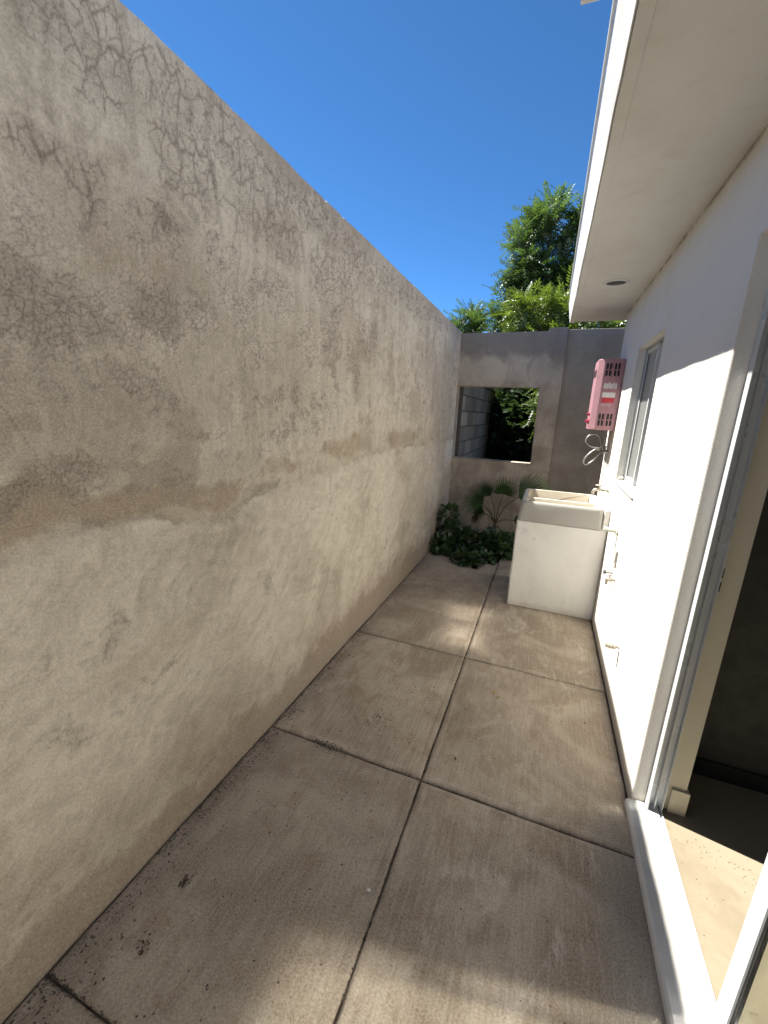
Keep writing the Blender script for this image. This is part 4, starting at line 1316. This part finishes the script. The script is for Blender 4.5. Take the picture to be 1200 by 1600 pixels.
def frond(hub, tipdir, normal, L, spread, nseg, crown, droop=.25, dead=False, tone=.4):
    hub, tipdir, normal = np.array(hub, float), unit(np.array(tipdir, float)), np.array(normal, float)
    normal = unit(normal - tipdir * (normal @ tipdir))
    side = np.cross(normal, tipdir)
    crown = np.array(crown, float)
    mid = (crown + hub) / 2 + np.array((0, 0, .10 * np.linalg.norm(hub - crown))) + (hub - crown) * np.array((-.08, 0, 0))
    pt = MB().tube(spline([crown, mid, hub], 6), [.0075 - .0003 * i for i in range(13)], 6)
    V, F, T = [], [], []
    k = 0
    def dirat(a): return tipdir * math.cos(a) + side * math.sin(a)
    for i in range(nseg):
        a = R(spread) * (i / (nseg - 1) - .5)
        da = R(spread) / (nseg - 1) * .5
        l = L * (1 - .30 * (abs(a) / (R(spread) / 2)) ** 2) * rng.uniform(.93, 1.05)
        r1 = l * .46
        sag = np.array((0, 0, -1.0))
        v = [hub + normal * 0, hub + dirat(a - da) * r1 + normal * .006, hub + dirat(a) * r1 - normal * .010, hub + dirat(a + da) * r1 + normal * .006,
             hub + dirat(a - da * .42) * l * .75 + normal * .003 + sag * droop * l * .10, hub + dirat(a) * l * .75 - normal * .005 + sag * droop * l * .12, hub + dirat(a + da * .42) * l * .75 + normal * .003 + sag * droop * l * .10,
             hub + dirat(a + rng.normal(0, .03)) * l + sag * droop * l * .32]
        V += v
        F += [tuple(q + k for q in fc) for fc in ((0, 2, 1), (0, 3, 2), (1, 2, 5, 4), (2, 3, 6, 5), (4, 5, 7), (5, 6, 7))]
        T += [tone + rng.normal(0, .15)] * 8
        k += 8
    me = bpy.data.meshes.new('frond')
    me.from_pydata([tuple(p) for p in V], [], F)
    at = me.attributes.new('tone', 'FLOAT', 'POINT')
    at.data.foreach_set('value', np.clip(T, 0, 1))
    fr = put('frond', me, M_DRY if dead else M_PALM, palm)
    s = pt.build('frond_stalk', M_PSTEM, palm, smooth=True)
    return fr


cr_ = (-.455, 4.93, .30)
frond((-.60, 4.80, .54), (-.93, -.1, .32), (.2, -.8, .55), .29, 140, 19, cr_, .5)
frond((-.545, 4.97, .62), (-.72, .1, .62), (.2, -.7, .7), .25, 120, 16, cr_, .3, tone=.2)
frond((-.395, 4.90, .665), (.12, -.05, 1.0), (.05, -1, .2), .235, 185, 24, cr_, .12, tone=.7)
frond((-.22, 4.82, .665), (.84, -.12, .55), (-.25, -.8, .55), .42, 130, 21, cr_, .30, tone=.6)
frond((-.64, 4.98, .48), (-.25, 0, -1), (.5, -.8, .1), .22, 80, 10, cr_, .1, dead=False, tone=.15)
frond((-.70, 5.03, .40), (-.1, -.1, -1), (.8, -.6, 0), .20, 60, 8, cr_, 0, dead=True)
frond((-.25, 4.95, .36), (.9, -.1, .25), (0, -.6, .8), .20, 120, 12, cr_, .6, tone=.3)
MB().tube(spline([(-.46, 4.93, -.05), (-.465, 4.93, .12), (-.455, 4.93, .31)], 5), [.034, .034, .032, .031, .030, .029, .027, .025, .022, .02, .016], 10).build('stem', M_BARK, palm, smooth=True)
for k in range(6):
    a = k * 1.05 + .3
    d = Vector((math.cos(a), math.sin(a), 0))
    p0 = Vector((-.46, 4.93, .08 + .03 * k))
    MB().tube(spline([p0, p0 + d * .06 + Vector((0, 0, .05)), p0 + d * .15 + Vector((0, 0, -.02))], 4), [.007, .0065, .006, .0055, .005, .0045, .004, .0035, .003], 5).build('old_stalk', M_PSTEM, palm, smooth=True)

GC = 'low plants in the end planting bed'
shrub('leafy_vine', 'upright leafy vine in the corner at the foot of the left wall', (-1.0, 4.75, -.02), [((-.98, 4.72, .36), (.10, .10, .16), 130, .35), ((-.95, 4.72, .17), (.14, .14, .15), 150, .15)], M_BEDL, GC, 'plant', .95)
shrub('ground_creeper', 'low creeper spilling onto the slab beside the left wall', (-.98, 4.48, -.02), [((-1.0, 4.50, .07), (.13, .12, .09), 120, .5), ((-.90, 4.40, .03), (.10, .07, .03), 40, .4)], M_BEDL, GC, 'plant', .8)
shrub('ground_creeper', 'dark dense creeper at the foot of the palm', (-.62, 4.72, -.02), [((-.68, 4.68, .10), (.26, .22, .14), 420, .1), ((-.42, 4.75, .10), (.22, .2, .14), 300, .15)], M_BEDL, GC, 'plant', .95)
shrub('ground_creeper', 'creeper growing out of the notch in the slab edge', (-.66, 4.27, -.02), [((-.66, 4.27, .03), (.16, .14, .06), 190, .35), ((-.5, 4.36, .04), (.14, .09, .06), 100, .4)], M_BEDL, GC, 'plant', .75)
shrub('ground_creeper', 'greener leafy plant between the palm and the sink', (-.28, 4.66, -.02), [((-.28, 4.66, .12), (.17, .15, .15), 280, .65)], M_BEDL, GC, 'plant', .9)

# ------------------------------------------------------------------ litter
def crumbs(name, pts, mat, smin, smax, label, flat=.5):
    V, F = [], []
    k = 0
    for (x, y, z) in pts:
        s = rng.uniform(smin, smax) ** 1.0
        base = np.array([(1, 0, 0), (-.5, .87, 0), (-.5, -.87, 0), (.1, .1, 1.0), (0, 0, -.3)]) * rng.uniform(.6, 1.4, (5, 1)) * s
        base[:, 2] *= flat
        a = rng.uniform(0, 6.28)
        c, sn = math.cos(a), math.sin(a)
        el = rng.uniform(.5, 1.0)
        bx, by = base[:, 0], base[:, 1] * el
        V += [(x + p * c - q_ * sn, y + p * sn + q_ * c, z + h) for p, q_, h in zip(bx, by, base[:, 2])]
        F += [tuple(q + k for q in fc) for fc in ((0, 1, 3), (1, 2, 3), (2, 0, 3), (1, 0, 4), (2, 1, 4), (0, 2, 4))]
        k += 5
    o = put(name, mesh_py(name, V, F), mat)
    return tag(o, label, None, None, 'stuff')


pts = []
for _ in range(1100):
    y = rng.uniform(.25, 2.6) if rng.random() < .8 else rng.uniform(2.6, 4.3)
    pts.append((XL + .012 + abs(rng.exponential(.03 if y > .7 else .06)), y, .001))
for _ in range(300):
    pts.append((rng.uniform(-1.08, -.4), rng.uniform(.3, 2.4), .001))
for _ in range(60):
    pts.append((rng.uniform(-.3, .45), rng.uniform(.7, 2.4), .001))
for _ in range(320):
    pts.append((-1.1 + abs(rng.normal(0, .12)), .43 + rng.normal(0, .03), -.002))
crumbs('floor_grit', pts, M_GRIT, .0015, .0055, 'scattered dark grit along the foot of the left wall and on the slabs')
pts = [(-.765 + rng.normal(0, .055), 1.447 + rng.normal(0, .014), .0015) for _ in range(210)] + [(-.648 + rng.normal(0, .05), 1.70 + rng.normal(0, .045), .001) for _ in range(70)]
crumbs('gravel_heap', pts, M_GRIT, .0015, .0045, 'loose gravel gathered in the cross joint of the left slabs', .8)
pts = []
for (a, b) in rows[3:]:
    for _ in range(110):
        pts.append((rng.uniform(XL, XR), b + rng.normal(0, .0025), -.005))
for _ in range(520):
    pts.append((-.326 + rng.normal(0, .0022), rng.uniform(.5, 4.4), -.005))
crumbs('joint_grit', pts, M_GRIT, .0015, .0045, 'dark grit packed into the joints between the slabs', .8)
pts = [(rng.uniform(.63, 1.0), rng.uniform(1.0, 1.6), .0368) for _ in range(70)] + [(.66 + .3 * t + rng.normal(0, .012), 1.55 - .05 * t + rng.normal(0, .02), .0368) for t in rng.uniform(0, 1, 45)]
crumbs('doorway_dust', pts, M_LITTER, .001, .0036, 'crumbs of dry leaf litter on the sunlit floor inside the door', .4)
pts = [(rng.uniform(.559, .599), rng.uniform(.9, 1.66), .0405) for _ in range(60)]
crumbs('sill_dust', pts, M_DRY, .0007, .0022, 'fine dust and crumbs on the door sill', .4)


pts = [(rng.uniform(-1.08, -.15), 4.36 + rng.normal(0, .09), .002) for _ in range(170)]
crumbs('bed_litter', pts, M_LITTER, .002, .008, 'soil crumbs and leaf bits spilled from the planting bed onto the slab edge', .5)


def dry_leaf(name, label, x, y, mat, n, s, z=.002, group=None):
    V, F = [], []
    k = 0
    for _ in range(n):
        a = rng.uniform(0, 6.28)
        ox, oy = rng.normal(0, s * (.55 if n < 8 else .75)), rng.normal(0, s * (.55 if n < 8 else .7))
        L, W = s * rng.uniform(.6, 1.1), s * rng.uniform(.15, .3)
        c, sn = math.cos(a), math.sin(a)
        base = [(-L / 2, 0, 0), (0, W, .004 + .2 * W), (0, 0, .001), (0, -W, .003 + .3 * W), (L / 2, 0, .004)]
        V += [(x + ox + p * c - q_ * sn, y + oy + p * sn + q_ * c, z + h) for p, q_, h in base]
        F += [tuple(q + k for q in fc) for fc in ((0, 2, 1), (0, 3, 2), (1, 2, 4), (2, 3, 4))]
        k += 5
    o = put(name, mesh_py(name, V, F), mat)
    return tag(o, label, 'leaf', group)


dry_leaf('dry_leaf', 'larger clump of dry brown leaf on the near left slab', -.937, .747, M_LITTER, 22, .014)
dry_leaf('dry_leaf', 'smaller crumbled dry leaf on the near left slab, lower left', -.911, .57, M_LITTER, 12, .013)
dry_leaf('fallen_leaf', 'small yellow fallen leaf on the middle right slab', -.098, 2.161, M_YLEAF, 3, .030)
dry_leaf('twig', 'short dark twig near the joint on the middle right slab', -.21, 1.66, M_GRIT, 1, .035)
pb = MB().addm(*loft([rrect(-.372, -.360, .960, .970, .005, .001, 3), rrect(-.374, -.358, .958, .972, .007, .004, 3), rrect(-.371, -.361, .961, .969, .004, .008, 3)])).build('pebble', M_PEBBLE, None, smooth=True)
tag(pb, 'single white pebble beside the long joint on the near left slab', 'pebble')
